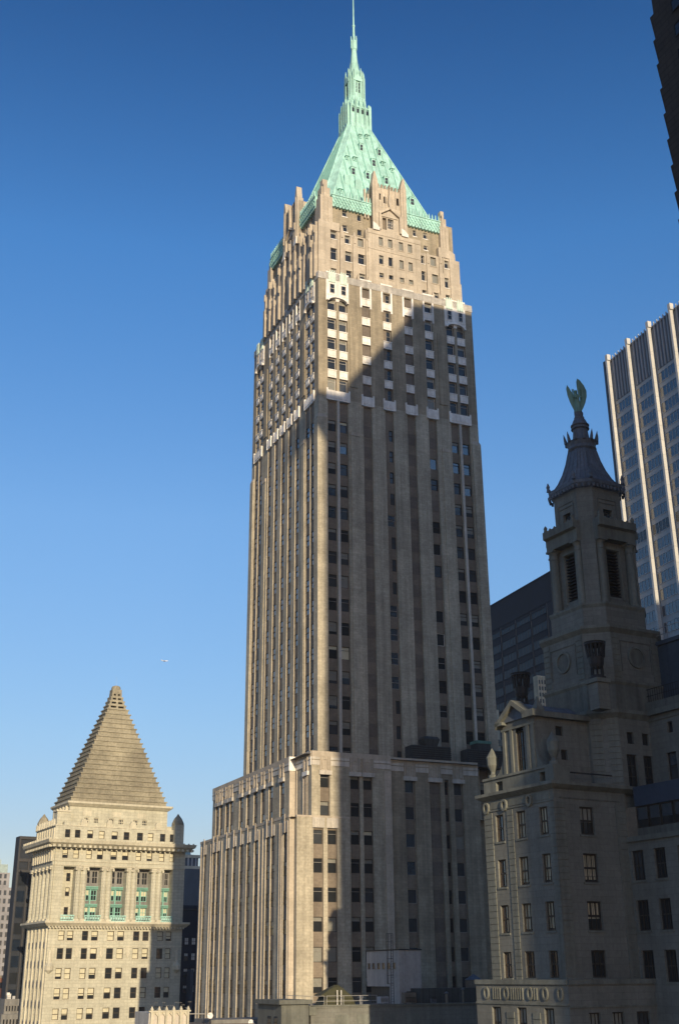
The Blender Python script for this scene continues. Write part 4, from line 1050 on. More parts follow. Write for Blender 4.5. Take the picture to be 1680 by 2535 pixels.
# scroll brackets beside the gable
def concave(x0, z0, x1, z1, n=9): return [(x0 + (x1 - x0) * (1 - cos(pi / 2 * i / n)), z0 + (z1 - z0) * sin(pi / 2 * i / n)) for i in range(n + 1)]
for (xa, xb) in ((2.0, .6), (6.5, 8.1)):
    q = C.mb()
    cv = concave(xa, 18.1, xb, 15.6)
    for i in range(len(cv) - 1): q.prism([cv[i], cv[i + 1], (cv[i + 1][0], 15.6 - .01), (cv[i][0], 15.6 - .01)], GL, -.02, .75, 'church_trim')
    q.build('scroll_bracket', C.root)
def urn(x, y, z, h, mt='church_trim'):
    q = C.mb(); q.lathe(x, y, [(.42, z), (.42, z + .25), (.22, z + .35), (.2, z + .55), (.5, z + h * .42), (.52, z + h * .62), (.55, z + h * .68), (.4, z + h * .78), (.16, z + h * .92), (.05, z + h)], mt, 12); q.build('stone_urn', C.root)
urn(.4, .05, 15.6, 2.7); urn(.4, 8.55, 15.6, 2.6)

# tower
CX, CYY = 10.56, 4.67
def stage(q, z0, z1, h, c, mt): q.loft([(csq(CX, CYY, h, c), z0), (csq(CX, CYY, h, c), z1)], mt)
def cstage(q, z0, z1, h, c, mt, pr=.3):
    q.loft([(csq(CX, CYY, h, c), z0), (csq(CX, CYY, h + pr, c + pr * .4), z0 + (z1 - z0) * .6), (csq(CX, CYY, h + pr, c + pr * .4), z1)], mt)
# podium with windows on the front
m = C.mb()
PF = faceF(CYY - 4.75)
m.sheet(PF, CX - 3.0, CX + 3.0, 14.2, 20.0, 'church_stone', [(8.35, 9.1, 17.9, 18.9, .3), (10.05, 10.8, 17.9, 18.9, .3), (8.1, 9.2, 14.3, 17.0, .3), (9.95, 11.05, 14.3, 17.0, .3)])
for a, b, c, e in ((8.35, 9.1, 17.9, 18.9), (10.05, 10.8, 17.9, 18.9)): C.win(PF, a, b, c, e, .25, dict(frame='frame_dark', glass='glass_dark', kind='none', t=.06))
for a, b, c, e in ((8.1, 9.2, 14.3, 17.0), (9.95, 11.05, 14.3, 17.0)): C.win(PF, a, b, c, e, .25, dict(frame='frame_dark', glass='glass_dark', kind='cross', nx=2, ny=3, t=.08))
P4 = csq(CX, CYY, 4.75, 1.75)
for i in (1, 2, 3, 4, 5, 6, 7):
    a, b = P4[i], P4[(i + 1) % 8]; m.face([(a[0], a[1], 14.2), (b[0], b[1], 14.2), (b[0], b[1], 20.0), (a[0], a[1], 20.0)], 'church_stone')
a, b = P4[7], P4[0]; L_ = hypot(b[0] - a[0], b[1] - a[1]); dx, dy = (b[0] - a[0]) / L_, (b[1] - a[1]) / L_
for k in range(11):
    z = 14.6 + .5 * k
    for f0, f1 in ((0, .4), (.6, 1.0)):
        p0 = (a[0] + dx * L_ * f0, a[1] + dy * L_ * f0); p1 = (a[0] + dx * L_ * f1, a[1] + dy * L_ * f1); nx, ny = dy * .07, -dx * .07
        m.loft([([p0, p1, (p1[0] - nx * 0 + nx, p1[1] + ny), (p0[0] + nx, p0[1] + ny)], z), ([p0, p1, (p1[0] + nx, p1[1] + ny), (p0[0] + nx, p0[1] + ny)], z + .45)], 'church_trim')
cstage(m, 20.0, 20.75, 4.75, 1.75, 'church_trim', .35)
stage(m, 20.75, 23.0, 4.6, 1.75, 'church_dirty'); cstage(m, 23.0, 23.4, 4.6, 1.75, 'church_trim', .15)
m.build('tower_podium', C.root)
m = C.mb()
hw_ = 4.48
stage(m, 23.4, 27.7, hw_, 1.72, 'church_stone'); cstage(m, 27.7, 28.35, hw_, 1.72, 'church_trim', .3)
for T, c in ((faceF(CYY - hw_), CX), (faceL(CX - hw_), CYY)):
    n = 20
    for i in range(n):
        t0, t1 = 2 * pi * i / n, 2 * pi * (i + 1) / n
        q_ = lambda r, t: (c + r * cos(t), 25.7 + r * sin(t))
        m.prism([q_(1.0, t0), q_(1.0, t1), q_(.78, t1), q_(.78, t0)], T, -.16, 0, 'church_trim')
    m.prism([(c + .78 * cos(2 * pi * i / n), 25.7 + .78 * sin(2 * pi * i / n)) for i in range(n)], T, -.02, .0, 'church_dirty')
    m.tbox(T, c - 1.7, c + 1.7, 27.0, 27.08, -.06, 0, 'church_dirty'); m.tbox(T, c - 1.75, c - 1.67, 24.3, 27.08, -.06, 0, 'church_dirty'); m.tbox(T, c + 1.67, c + 1.75, 24.3, 27.08, -.06, 0, 'church_dirty')
    for k in range(8):
        for s in (-1, 1): m.tbox(T, c + s * 2.3 - .42, c + s * 2.3 + .42, 23.7 + k * .5, 24.13 + k * .5, -.06, 0, 'church_trim')
stage(m, 28.35, 30.3, 3.72, 1.45, 'church_stone'); cstage(m, 30.3, 30.75, 3.72, 1.45, 'church_trim', .12)
m.build('tower_base', C.root)
# belfry with columns
m = C.mb(); hb = 2.75
bel = csq(CX, CYY, hb, .9)
for i in (1, 2, 3, 4, 5, 7):
    a, b = bel[i], bel[(i + 1) % 8]; m.face([(a[0], a[1], 30.75), (b[0], b[1], 30.75), (b[0], b[1], 37.0), (a[0], a[1], 37.0)], 'church_stone')
BF, BL = faceF(CYY - hb), faceL(CX - hb)
m.sheet(BF, CX - hb + .9, CX + hb - .9, 30.75, 37.0, 'church_stone', [(CX - .75, CX + .75, 31.7, 36.2, .5)])
m.sheet(BL, CYY - hb + .9, CYY + hb - .9, 30.75, 37.0, 'church_stone', [(CYY - .75, CYY + .75, 31.7, 36.2, .5)])
m.loft([([(CX - hb + .5, CYY - hb + .5), (CX + hb - .5, CYY - hb + .5), (CX + hb - .5, CYY + hb - .5), (CX - hb + .5, CYY + hb - .5)], 31), ([(CX - hb + .5, CYY - hb + .5), (CX + hb - .5, CYY - hb + .5), (CX + hb - .5, CYY + hb - .5), (CX - hb + .5, CYY + hb - .5)], 37)], 'black_metal')
for T, c in ((BF, CX), (BL, CYY)):
    for k in range(14): m.tbox(T, c - .72, c + .72, 31.8 + k * .31, 31.88 + k * .31, .1, .5, 'black_metal')  # slats and core coloured black to imitate a dark, shaded opening
    m.tbox(T, c - 1.0, c - .78, 31.5, 36.5, -.1, 0, 'church_trim'); m.tbox(T, c + .78, c + 1.0, 31.5, 36.5, -.1, 0, 'church_trim'); m.tbox(T, c - 1.05, c + 1.05, 36.25, 36.5, -.14, 0, 'church_trim')
m.loft([(csq(CX, CYY, 3.35, 1.75), 30.75), (csq(CX, CYY, 3.0, 1.85), 36.9)], 'church_stone') if False else None
for sx, sy in ((-1, -1), (1, -1), (-1, 1), (1, 1)):       # solid diagonal piers at the cut corners
    x, y = CX + sx * 2.35, CYY + sy * 2.35
    pts = [(x - .95, y), (x, y - .95), (x + .95, y), (x, y + .95)]
    m.loft([(pts, 30.75), (pts, 37.0)], 'church_stone')
m.build('belfry_wall', C.root)
for (ox, oy) in ((-3.15, -1.75), (-3.15, 1.75), (-1.75, -3.15), (1.75, -3.15), (3.15, -1.75), (3.15, 1.75), (-1.75, 3.15), (1.75, 3.15)):
    q = C.mb(); x, y = CX + ox, CYY + oy; r = .42
    q.lathe(x, y, [(r * 1.25, 30.75), (r * 1.25, 31.0), (r, 31.05), (r * .86, 36.0), (r * .95, 36.05), (r * .95, 36.2), (r * .86, 36.25), (r * .86, 36.5), (r * 1.25, 36.8)], 'church_trim', 12)
    q.box(x - r * 1.3, x + r * 1.3, y - r * 1.3, y + r * 1.3, 36.8, 37.0, 'church_trim'); q.build('column', C.root)
m = C.mb()
def entab(z0, z1, pr, mt):
    h = 3.6; c = 1.35; k = .55
    def poly(e):
        H = h + e
        pts = []
        for (sx, sy) in ((-1, -1), (1, -1), (1, 1), (-1, 1)):
            loc = [(-H, -(h - c)), (-(h - .55), -(h - c)), (-(h - c), -(h - .55)), (-(h - c), -H)] if (sx * sy > 0) else [(-(h - c), -H), (-(h - c), -(h - .55)), (-(h - .55), -(h - c)), (-H, -(h - c))]
            pts += [(CX + (-sx) * p[0], CYY + (-sy) * p[1]) for p in loc]
        return pts
    m.loft([(poly(0), z0), (poly(0), z0 + (z1 - z0) * .55), (poly(pr), z0 + (z1 - z0) * .62), (poly(pr), z1)], mt)
entab(37.0, 38.9, .35, 'church_trim')
for s1_ in range(7):
    o = -2.0 + s1_ * .667
    for (x, y) in ((CX - 3.75, CYY + o), (CX + o, CYY - 3.75)): m.lathe(x, y, [(.22, 38.9), (.16, 39.15), (.2, 39.3), (.05, 39.55)] if s1_ in (0, 6) else [(.15, 38.9), (.12, 39.05), (.03, 39.15)], 'church_trim', 6)
m.build('entablature', C.root)
m = C.mb(); ha = 2.72; ca = 1.05
aw = [(-.55, .55, 39.5, 40.35)]
pol = csq(CX, CYY, ha, ca)
AF, AL = faceF(CYY - ha), faceL(CX - ha)
m.sheet(AF, CX - ha + ca, CX + ha - ca, 38.9, 42.6, 'church_stone', [(CX - .5, CX + .6, 39.55, 40.35, .4)])
m.sheet(AL, CYY - ha + ca, CYY + ha - ca, 38.9, 42.6, 'church_stone', [(CYY - .6, CYY + .5, 39.55, 40.35, .4)])
C.win(AF, CX - .5, CX + .6, 39.55, 40.35, .36, dict(frame='frame_dark', glass='glass_sky', kind='cross', nx=2, ny=1, t=.07)); C.win(AL, CYY - .6, CYY + .5, 39.55, 40.35, .36, dict(frame='frame_dark', glass='glass_sky', kind='cross', nx=2, ny=1, t=.07))
for i in (1, 2, 3, 4, 5, 7):
    a, b = pol[i], pol[(i + 1) % 8]; m.face([(a[0], a[1], 38.9), (b[0], b[1], 38.9), (b[0], b[1], 42.6), (a[0], a[1], 42.6)], 'church_stone')
for T, c in ((AF, CX), (AL, CYY)):
    m.tbox(T, c - 1.1, c + 1.1, 41.3, 41.38, -.06, 0, 'church_dirty'); m.tbox(T, c - .9, c + .9, 40.9, 40.97, -.06, 0, 'church_dirty')
    m.tbox(T, c - 1.15, c - 1.05, 39.3, 41.35, -.05, 0, 'church_dirty'); m.tbox(T, c + 1.05, c + 1.15, 39.3, 41.35, -.05, 0, 'church_dirty')
cstage(m, 42.4, 43.2, ha, ca, 'lead_roof', .32)
for i in range(8):
    a, b = csq(CX, CYY, ha + .36, ca + .1)[i], csq(CX, CYY, ha + .36, ca + .1)[(i + 1) % 8]
    L_ = hypot(b[0] - a[0], b[1] - a[1]); n = max(2, int(L_ / .42))
    for k in range(n):
        x, y = lerp(a[0], b[0], (k + .5) / n), lerp(a[1], b[1], (k + .5) / n)
        m.lathe(x, y, [(.12, 42.35), (.14, 42.7)], 'lead_roof', 5)
    m.lathe(a[0], a[1], [(.2, 43.2), (.14, 43.5), (.2, 43.7), (.05, 44.1)], 'lead_roof', 6)
m.build('attic_wall', C.root)
# flared roof, crown and finial
m = C.mb(); prof = [(2.75, 43.2), (2.3, 43.9), (1.85, 44.9), (1.5, 46.0), (1.28, 47.0), (1.2, 47.3)]
m.loft([(csq(CX, CYY, r, r * .42), z) for r, z in prof], 'lead_roof')
for i in range(8):
    for f in (0, .33, .66):
        for (r0, z0_), (r1, z1_) in zip(prof, prof[1:]):
            a0, b0 = csq(CX, CYY, r0, r0 * .42)[i], csq(CX, CYY, r0, r0 * .42)[(i + 1) % 8]; a1, b1 = csq(CX, CYY, r1, r1 * .42)[i], csq(CX, CYY, r1, r1 * .42)[(i + 1) % 8]
            m.tube((lerp(a0[0], b0[0], f), lerp(a0[1], b0[1], f), z0_), (lerp(a1[0], b1[0], f), lerp(a1[1], b1[1], f), z1_), .05, 'lead_roof', 4)
m.build('flared_roof', C.root)
m = C.mb()
m.lathe(CX, CYY, [(1.25, 47.3), (1.42, 47.5), (1.35, 47.8), (1.5, 48.3), (1.2, 48.4), (.85, 48.6), (.72, 49.6), (.72, 49.75), (.9, 49.8), (.9, 49.9), (.78, 49.95), (.78, 50.1), (.92, 50.15), (.92, 50.25), (.8, 50.35), (.62, 50.8), (.5, 50.9), (.52, 51.1), (.42, 51.2), (.45, 51.6), (.3, 51.9)], 'lead_roof', 16)
for i in range(12):
    th = 2 * pi * i / 12; x, y = CX + 1.5 * cos(th), CYY + 1.5 * sin(th)
    m.loft([(m.ring(x, y, .2, 5), 48.2), (m.ring(x + .12 * cos(th), y + .12 * sin(th), .12, 5), 48.8), (m.ring(x + .2 * cos(th), y + .2 * sin(th), .02, 5), 49.25)], 'lead_roof')
m.build('finial', C.root)
C_world = C.world(CX, CYY, 0)

# right wing that comes towards the viewer
WU = 7.3
m = C.mb(); WL = faceL(WU)
wc = [(-1.75, -.35), (-4.25, -2.95), (-7.0, -5.6), (-9.7, -8.3)]
wh = [(a, b, t - 2.3, t, .3) for a, b in wc for t in (9.05, 5.25, 1.5)]
m.sheet(WL, -14, 0, base, 10.0, 'church_stone', wh)
for a, b in wc:
    for t in (9.05, 5.25, 1.5): C.win(WL, a, b, t - 2.3, t, .24, dict(frame='frame_dark', kind='cross', nx=3, ny=2, t=.1, glass=rnd('glass_dark', 'glass_mid'), blind=rnd(0, 0, .5), bmat='blind_grey', sill='church_trim'))
m.face([(WU, -14, base), (30, -14, base), (30, -14, 10), (WU, -14, 10)], 'church_stone')
m.tbox(WL, -14, 0, 9.75, 10.15, -.2, .5, 'church_trim'); m.face([(WU, -14, 10.1), (30, -14, 10.1), (30, 0, 10.1), (WU, 0, 10.1)], 'roof_gravel')
m.box(WU + .1, WU + 3, -1.25, 0, 10.1, 12.5, 'brown_brick')
m.tbox(WL, -14, -1.25, 10.1, 10.75, .1, .3, 'church_dirty')
# back wall of the recess
W2 = 11.0
m.sheet(faceL(W2), -12, .3, 10, 20.6, 'church_stone', [(-2.85, -2.2, 18.65, 19.6, .3), (-2.9, -1.75, 14.8, 17.05, .3), (-5.9, -4.9, 18.65, 19.6, .3), (-6.2, -5.0, 14.8, 17.05, .3)])
for a, b, c, e in ((-2.85, -2.2, 18.65, 19.6), (-5.9, -4.9, 18.65, 19.6)): C.win(faceL(W2), a, b, c, e, .25, dict(frame='frame_dark', glass='glass_dark', kind='none', t=.07))
for a, b, c, e in ((-2.9, -1.75, 14.8, 17.05), (-6.2, -5.0, 14.8, 17.05)): C.win(faceL(W2), a, b, c, e, .25, dict(frame='frame_dark', glass='glass_mid', kind='sash', t=.1, blind=.45, bmat='glass_sky'))
m.tbox(faceL(W2), -12, .3, 20.4, 20.85, -.4, .6, 'church_trim'); m.tbox(faceL(W2), -12, .3, 19.95, 20.05, -.1, 0, 'church_trim'); m.tbox(faceL(W2), -12, .3, 20.853, 21.6, -.05, .4, 'church_dirty')
m.face([(W2, -12, 20.6), (W2 + 15, -12, 20.6), (W2 + 15, .3, 20.6), (W2, .3, 20.6)], 'roof_gravel')
m.box(WU, W2 + 12, .35, 9.5, base, 14.2, 'church_stone')
m.build('wing_wall', C.root)
# blue glazed rooftop storey on the wing
m = C.mb(); T = faceL(WU + .1)
m.tbox(T, -14, -1.25, 12.5, 14.05, -.05, 3.6, 'blue_panel')
n = 9
for k in range(n):
    x0 = -14 + 12.75 * k / n; x1 = x0 + 12.75 / n
    C.win(T, x0 + .05, x1 - .05, 10.78, 12.47, .1, dict(frame='frame_dark', glass='glass_dark', kind='none', t=.07, blind=.62, bmat='glass_sky'))
m.build('rooftop_storey', C.root)
# mechanical box above and railing
m = C.mb(); m.box(13.2, 20, -10, 3.5, 20.9, 27.0, 'slate_blue')
for k in range(8): m.box(13.14, 13.2, -9.6 + 1.7 * k, -9.5 + 1.7 * k, 21, 27, 'blue_panel')
m.box(13.0, 20.2, -10.2, 3.7, 27.0, 27.35, 'slate_blue'); m.build('rooftop_plant_room', C.root)
q = C.mb()
for k in range(30): q.tube((11.2, -8 + .28 * k, 21.6), (11.2, -8 + .28 * k, 22.8), .02, 'black_metal', 4)
for z in (22.2, 22.8): q.tube((11.2, -8, z), (11.2, .4, z), .03, 'black_metal', 4)
q.build('railing', C.root); q = C.mb()
for k in range(6): q.tube((13.1, -8 + 2.2 * k, 27.3), (13.1, -8 + 2.2 * k, 28.5), .03, 'rail_metal', 4)
for z in (27.9, 28.5): q.tube((13.1, -8, z), (13.1, 3.5, z), .03, 'rail_metal', 4)
q.build('railing', C.root)
# lower projecting storey with a carved frieze
m = C.mb(); ZL = -.55
lw = [(.35, 1.55), (3.75, 4.95), (7.1, 8.3)]
EL, EF = faceL(-1.2), faceF(-1.5)
m.sheet(EL, -1.5, 10.4, base, ZL, 'church_stone', [(a, b, t - 2.3, t, .3) for a, b in lw for t in (-2.55, -6.2)])
fwn = [(.6, 1.7), (2.85, 4.0), (5.25, 6.55)]
m.sheet(EF, -1.2, 8.0, base, ZL, 'church_stone', [(a, b, t - 2.3, t, .3) for a, b in fwn for t in (-2.85, -6.4)])
for T_, ws, ts in ((EL, lw, (-2.55, -6.2)), (EF, fwn, (-2.85, -6.4))):
    for a, b in ws:
        for t in ts: C.win(T_, a, b, t - 2.3, t, .24, dict(frame='frame_dark', kind='grid', t=.1, glass='glass_mid', blind=rnd(0, .8), bmat='blind_grey'))
m.face([(-1.2, -1.5, ZL), (8, -1.5, ZL), (8, 10.4, ZL), (-1.2, 10.4, ZL)], 'roof_gravel')
m.tbox(EL, -1.5, 10.4, ZL - .35, ZL, -.14, .3, 'church_trim'); m.tbox(EF, -1.2, 8.0, ZL - .35, ZL, -.14, .3, 'church_trim')
m.tbox(EL, -1.5, 10.4, -2.35, -2.2, -.1, 0, 'church_trim'); m.tbox(EF, -1.2, 8.0, -2.5, -2.35, -.1, 0, 'church_trim')
for v in (-.6, 1.2, 3.1, 6.2, 8.9):
    T_ = EL
    for i in range(14):
        t0, t1 = 2 * pi * i / 14, 2 * pi * (i + 1) / 14
        m.prism([(v + .36 * cos(t0), -1.55 + .48 * sin(t0)), (v + .36 * cos(t1), -1.55 + .48 * sin(t1)), (v + .22 * cos(t1), -1.55 + .32 * sin(t1)), (v + .22 * cos(t0), -1.55 + .32 * sin(t0))], T_, -.13, 0, 'church_trim')
for v in [2.2 + .3 * k for k in range(2)] + [4.0 + .3 * k for k in range(6)] + [7.0 + .3 * k for k in range(4)]:
    m.tbox(EL, v, v + .12, -2.0, -1.15, -.1, 0, 'church_trim')
for k in range(20):
    z = -2.9 - k * .5; m.tbox(EL, 2.0, 2.9, z - .44, z, -.07, 0, 'church_trim'); m.tbox(EL, 5.3, 6.3, z - .44, z, -.07, 0, 'church_trim')
m.box(8.0, 16, -8, -1.0, base, -1.15, 'blue_panel'); m.box(7.8, 16, -8.2, -.95, -1.15, -.98, 'alu_grey')
m.build('lower_storey', C.root)
C.finish(100)

# bronze openwork braziers on the terrace corners
def brazier(ox, oy, z0, lab):
    Bz = Building('brazier', lab, 'roof ornament', 61, A, 100, loc=C.loc, group='black metal braziers on the stone tower terrace')
    q = Bz.mb(); x, y = CX + ox, CYY + oy
    q.lathe(x, y, [(.72, z0), (.72, z0 + .18), (.55, z0 + .2), (.55, z0 + .34)], 'black_metal', 12)
    for i in range(8):
        th = 2 * pi * i / 8
        q.tube((x + .5 * cos(th), y + .5 * sin(th), z0 + .3), (x + .48 * cos(th), y + .48 * sin(th), z0 + 1.0), .06, 'black_metal', 4)
    q.lathe(x, y, [(.5, z0 + 1.0), (.62, z0 + 1.3), (.68, z0 + 1.9)], 'black_metal', 14)
    for i in range(14):
        th = 2 * pi * i / 14
        q.tube((x + .66 * cos(th), y + .66 * sin(th), z0 + 1.9), (x + .8 * cos(th), y + .8 * sin(th), z0 + 2.95), .1, 'black_metal', 4)
        if i % 2 == 0: q.tube((x + .66 * cos(th), y + .66 * sin(th), z0 + 1.9), (x + .78 * cos(th + .45), y + .78 * sin(th + .45), z0 + 2.6), .05, 'black_metal', 4)
    q.build('basket', Bz.root)
    q = Bz.mb(); q.lathe(x, y, [(.78, z0 + 2.9), (.92, z0 + 3.0), (.9, z0 + 3.12), (.95, z0 + 3.2), (.8, z0 + 3.22)], 'black_metal', 18); q.build('rim', Bz.root)
    q = Bz.mb(); q.box(x - .75, x + .75, y - .75, y + .75, z0 - .35, z0, 'church_trim'); q.box(x - .6, x + .6, y - .6, y + .6, z0 - 2.6, z0 - .353, 'church_stone'); q.build('pedestal', Bz.root)
brazier(-5.6, -5.6, 22.9, 'black openwork metal brazier on a stone pedestal before the cupola tower corner')
brazier(-5.6, 5.0, 22.4, 'black openwork metal brazier rising behind the gable, farther left from the cupola tower')

# winged figure on the finial
Sg = Building('winged_statue', 'green weathered winged figure with raised wings atop the cupola tower', 'statue', 61, A, 100, loc=C.loc)
def skin_body(name, parent, verts, edges, radii, mt, z0):
    me = bpy.data.meshes.new(name); me.from_pydata([(v[0], v[1], v[2] + z0) for v in verts], edges, [])
    o = bpy.data.objects.new(name, me); COL.objects.link(o); o.parent = parent
    md = o.modifiers.new('skin', 'SKIN')
    for i, r in enumerate(radii): me.skin_vertices[0].data[i].radius = (r, r)
    me.skin_vertices[0].data[0].use_root = True
    sb = o.modifiers.new('sub', 'SUBSURF'); sb.levels = 2; sb.render_levels = 2
    me.materials.append(MATS[mt]); return o
x, y, z = CX, CYY, 51.7
x -= .05
me_v = [(x, y, z + 1.3), (x, y, z + 1.75), (x - .05, y, z + 2.1), (x - .08, y, z + 2.35), (x - .14, y - .05, z + 2.62), (x - .16, y - .07, z + 2.78),
        (x - .12, y, z + .8), (x - .1, y, z + .1), (x + .12, y + .05, z + .8), (x + .08, y, z + .1),
        (x - .28, y + .1, z + 2.15), (x - .42, y - .05, z + 1.85), (x - .22, y - .3, z + 1.7), (x + .2, y - .12, z + 2.15), (x + .3, y - .3, z + 1.85), (x + .1, y - .42, z + 1.75)]
me_e = [(0, 1), (1, 2), (2, 3), (3, 4), (4, 5), (0, 6), (6, 7), (0, 8), (8, 9), (2, 10), (10, 11), (11, 12), (2, 13), (13, 14), (14, 15)]
import bpy as _b
me = bpy.data.meshes.new('body'); me.from_pydata([(v[0], v[1], z + (v[2] - z) * .88 + Sg.z0) for v in me_v], me_e, [])
ob = bpy.data.objects.new('body', me); COL.objects.link(ob); ob.parent = Sg.root
md = ob.modifiers.new('skin', 'SKIN')
if not me.skin_vertices:
    pass
for i, r in enumerate([.27, .23, .27, .12, .2, .15, .2, .24, .2, .24, .11, .08, .06, .11, .08, .06]):
    me.skin_vertices[0].data[i].radius = (r, r)
me.skin_vertices[0].data[0].use_root = True
ob.modifiers.new('sub', 'SUBSURF').levels = 2
me.materials.append(MATS['verdigris'])
q = Sg.mb(); q.lathe(x, y, [(.42, z), (.34, z + .5), (.3, z + 1.2)], 'verdigris', 10); q.build('robe', Sg.root)
def wing(pts, ax, ay, flip):
    """pts: outline (lateral, height) in the wing's own plane; ax,ay lateral direction"""
    q = Sg.mb(); n = len(pts); px, py = -ay * .06, ax * .06
    f = [(x + ax * p[0] + px, y + ay * p[0] + py, z + p[1] * .8) for p in pts]; b_ = [(x + ax * p[0] - px, y + ay * p[0] - py, z + p[1] * .8) for p in pts]
    q.face(f, 'verdigris'); q.face(b_[::-1], 'verdigris')
    for i in range(n):
        j = (i + 1) % n; q.face([f[j], f[i], b_[i], b_[j]], 'verdigris')
    for k in range(1, 6):
        t = k / 6; a_ = lerp(pts[1][0], pts[-2][0], t); q.tube((x + ax * a_ * .95 - px * 1.3, y + ay * a_ * .95 - py * 1.3, z + 1.1), (x + ax * a_ * 1.0 - px * 1.3, y + ay * a_ - py * 1.3, z + 2.6), .02, 'verdigris', 4)
    q.build('wing', Sg.root)
lat = (cos(radians(61)) * 0 + .875, -.485)   # sideways in the local frame as seen from the street side
wing([(.05, .3), (.30, 1.5), (.30, 2.3), (.16, 2.7), (.10, 3.6), (.10, 4.35), (.20, 4.75), (.45, 4.5), (.80, 3.8), (1.02, 3.0), (1.0, 2.2), (.8, 1.3), (.55, .6), (.3, .1)], .87, -.49, 0)
wing([(-.05, .3), (-.2, 1.6), (-.25, 2.2), (-.5, 2.9), (-.72, 3.5), (-.88, 3.85), (-.98, 3.4), (-.92, 2.5), (-.72, 1.5), (-.5, .7), (-.3, .1)], .87, -.49, 1)

# ================================================================== white-ribbed slab tower, far right
A = azim(1490 + 20 / 4.73, 740 + 770 / 4.73)
H = Building('glass_tower', 'tall slab tower with white vertical columns and blue glass, at the right edge', 'office tower', 69, A, 300, .909)
base = H.base; HL = faceL(0)
m = H.mb()
L_ = 58.0; TOP = 170.0
m.sheet(HL, -L_, 0, base, TOP, 'alu_grey', [], d=.35)
m.face([(0, -L_, base), (25, -L_, base), (25, -L_, TOP), (0, -L_, TOP)], 'alu_grey'); m.face([(0, 0, base), (25, 0, base), (25, 0, TOP), (0, 0, TOP)], 'alu_grey'); m.face([(25, 0, base), (25, -L_, base), (25, -L_, TOP), (25, 0, TOP)], 'alu_grey')
m.face([(0, -L_, TOP - 1), (25, -L_, TOP - 1), (25, 0, TOP - 1), (0, 0, TOP - 1)], 'roof_gravel')
P0 = -2.7; PIT = 10.55
# louvred top storeys
for j in range(6):
    a0 = P0 - PIT * j; 
    for k in range(1, 7):
        v = a0 - PIT * k / 7 - .4; m.tbox(HL, v - .14, v + .14, 155.6, TOP + .15, -.12, .35, 'alu_grey'); m.tbox(HL, v - .14, v + .14, TOP + .15, TOP + .5, -.12, .1, 'alu_white')
    m.tbox(HL, a0 - PIT + .8, a0 - .8, 155.6, TOP - .2, .25, .352, 'alu_dark')
m.build('wall', H.root)
for j in range(6):
    v = P0 - PIT * j; q = H.mb(); q.tbox(HL, v - .40, v + .40, base, TOP + 1.3, -1.1, .1, 'alu_white'); q.tbox(HL, v - .75, v - .403, TOP - .6, TOP + 1.3, -1.1, .1, 'alu_white'); q.build('column', H.root)
q = H.mb(); q.tbox(HL, -.9, -.05, base, TOP + .3, -.4, .3, 'slate_blue'); q.build('column', H.root)
nfl = 46
for j in range(-1, 5):
    a1 = P0 - PIT * j - .6 if j >= 0 else None
    if j < 0: continue
    a0 = P0 - PIT * (j + 1) + .6
    for f in range(nfl):
        zt_ = 154.6 - 4.62 * f; zb_ = zt_ - 3.3
        if zb_ < 10: break
        # one band of six panes between two columns = one window
        dark = f == 9
        H.win(HL, a0, a1, zb_, zt_, .28, dict(frame='alu_grey', kind='cross', nx=6, ny=1, t=.2, glass='glass_dark' if dark else 'glass_coated'))
H.finish(100)

# ================================================================== black-clad slab behind
A = azim(1180 + 80 / 2.784, 900 + 1675 / 2.784)
K = Building('glass_tower', 'low black and dark blue glass slab seen between the skyscraper and the cupola tower', 'office tower', 69, A, 270)
base = K.base; KLf = faceL(0); m = K.mb()
m.sheet(KLf, -28.8, 14, base, 78.6, 'black_clad', [], d=0)
m.face([(0, 14, base), (9, 14, base), (9, 14, 78.6), (0, 14, 78.6)], 'black_clad'); m.face([(0, -28.8, base), (9, -28.8, base), (9, -28.8, 78.6), (0, -28.8, 78.6)], 'black_clad')
m.face([(0, -28.8, 78.55), (9, -28.8, 78.55), (9, 14, 78.55), (0, 14, 78.55)], 'roof_gravel')
for z in (78.3, 72.3): m.tbox(KLf, -28.8, 14, z, z + .35, -.08, 0, 'black_clad')
for k in range(5, 11): m.tbox(KLf, -60 + 6.9 * k - .3, -60 + 6.9 * k, base, 72.3, -.08, 0, 'black_clad')
m.build('wall', K.root)
for j in range(5, 10):
    a0 = -60 + 6.9 * j; zt_ = 71.6
    for f in range(13):
        h = 2.0 if f else 1.4
        K.win(KLf, a0 + .1, a0 + 6.4, zt_ - h, zt_, -.04, dict(frame='black_clad', kind='cross', nx=5, ny=1, t=.08, glass='glass_black')); zt_ -= 3.3 if f else 2.9
K.finish(100)
# lit office corner glimpsed beside the left brazier
A = azim(1335, 1700)
Q = Building('office_building', 'sunlit cream office facade glimpsed between the brazier and the stone tower', 'office building', 69, A, 215)
m = Q.mb(); m.box(-.45, 6, 0, 1.4, Q.base, 49.3, 'limestone_trim')
for k in range(9):
    m.box(-.4, 6, -.04, 0, 48.5 - 1.15 * k - .7, 48.5 - 1.15 * k, 'glass_mid')
for x in (-.45, .1, .65, 1.2, 1.8): m.box(x, x + .2, -.15, 0, 20, 49.1, 'limestone_trim')
m.build('wall', Q.root)
A = azim(1228, 1860)
Q = Building('office_building', 'narrow pale facade strip glimpsed between the skyscraper and the gabled wing', 'office building', 69, A, 230)
m = Q.mb(); m.box(0, 1.0, 0, 6, Q.base, 46.5, 'limestone_trim'); m.box(1.0, 3, .5, 6, Q.base, 43, 'slate_blue')
for k in range(4): m.box(.05, 2.5, -.1, 0, 33 + 2.2 * k, 34.2 + 2.2 * k, 'glass_dark')
m.build('wall', Q.root)

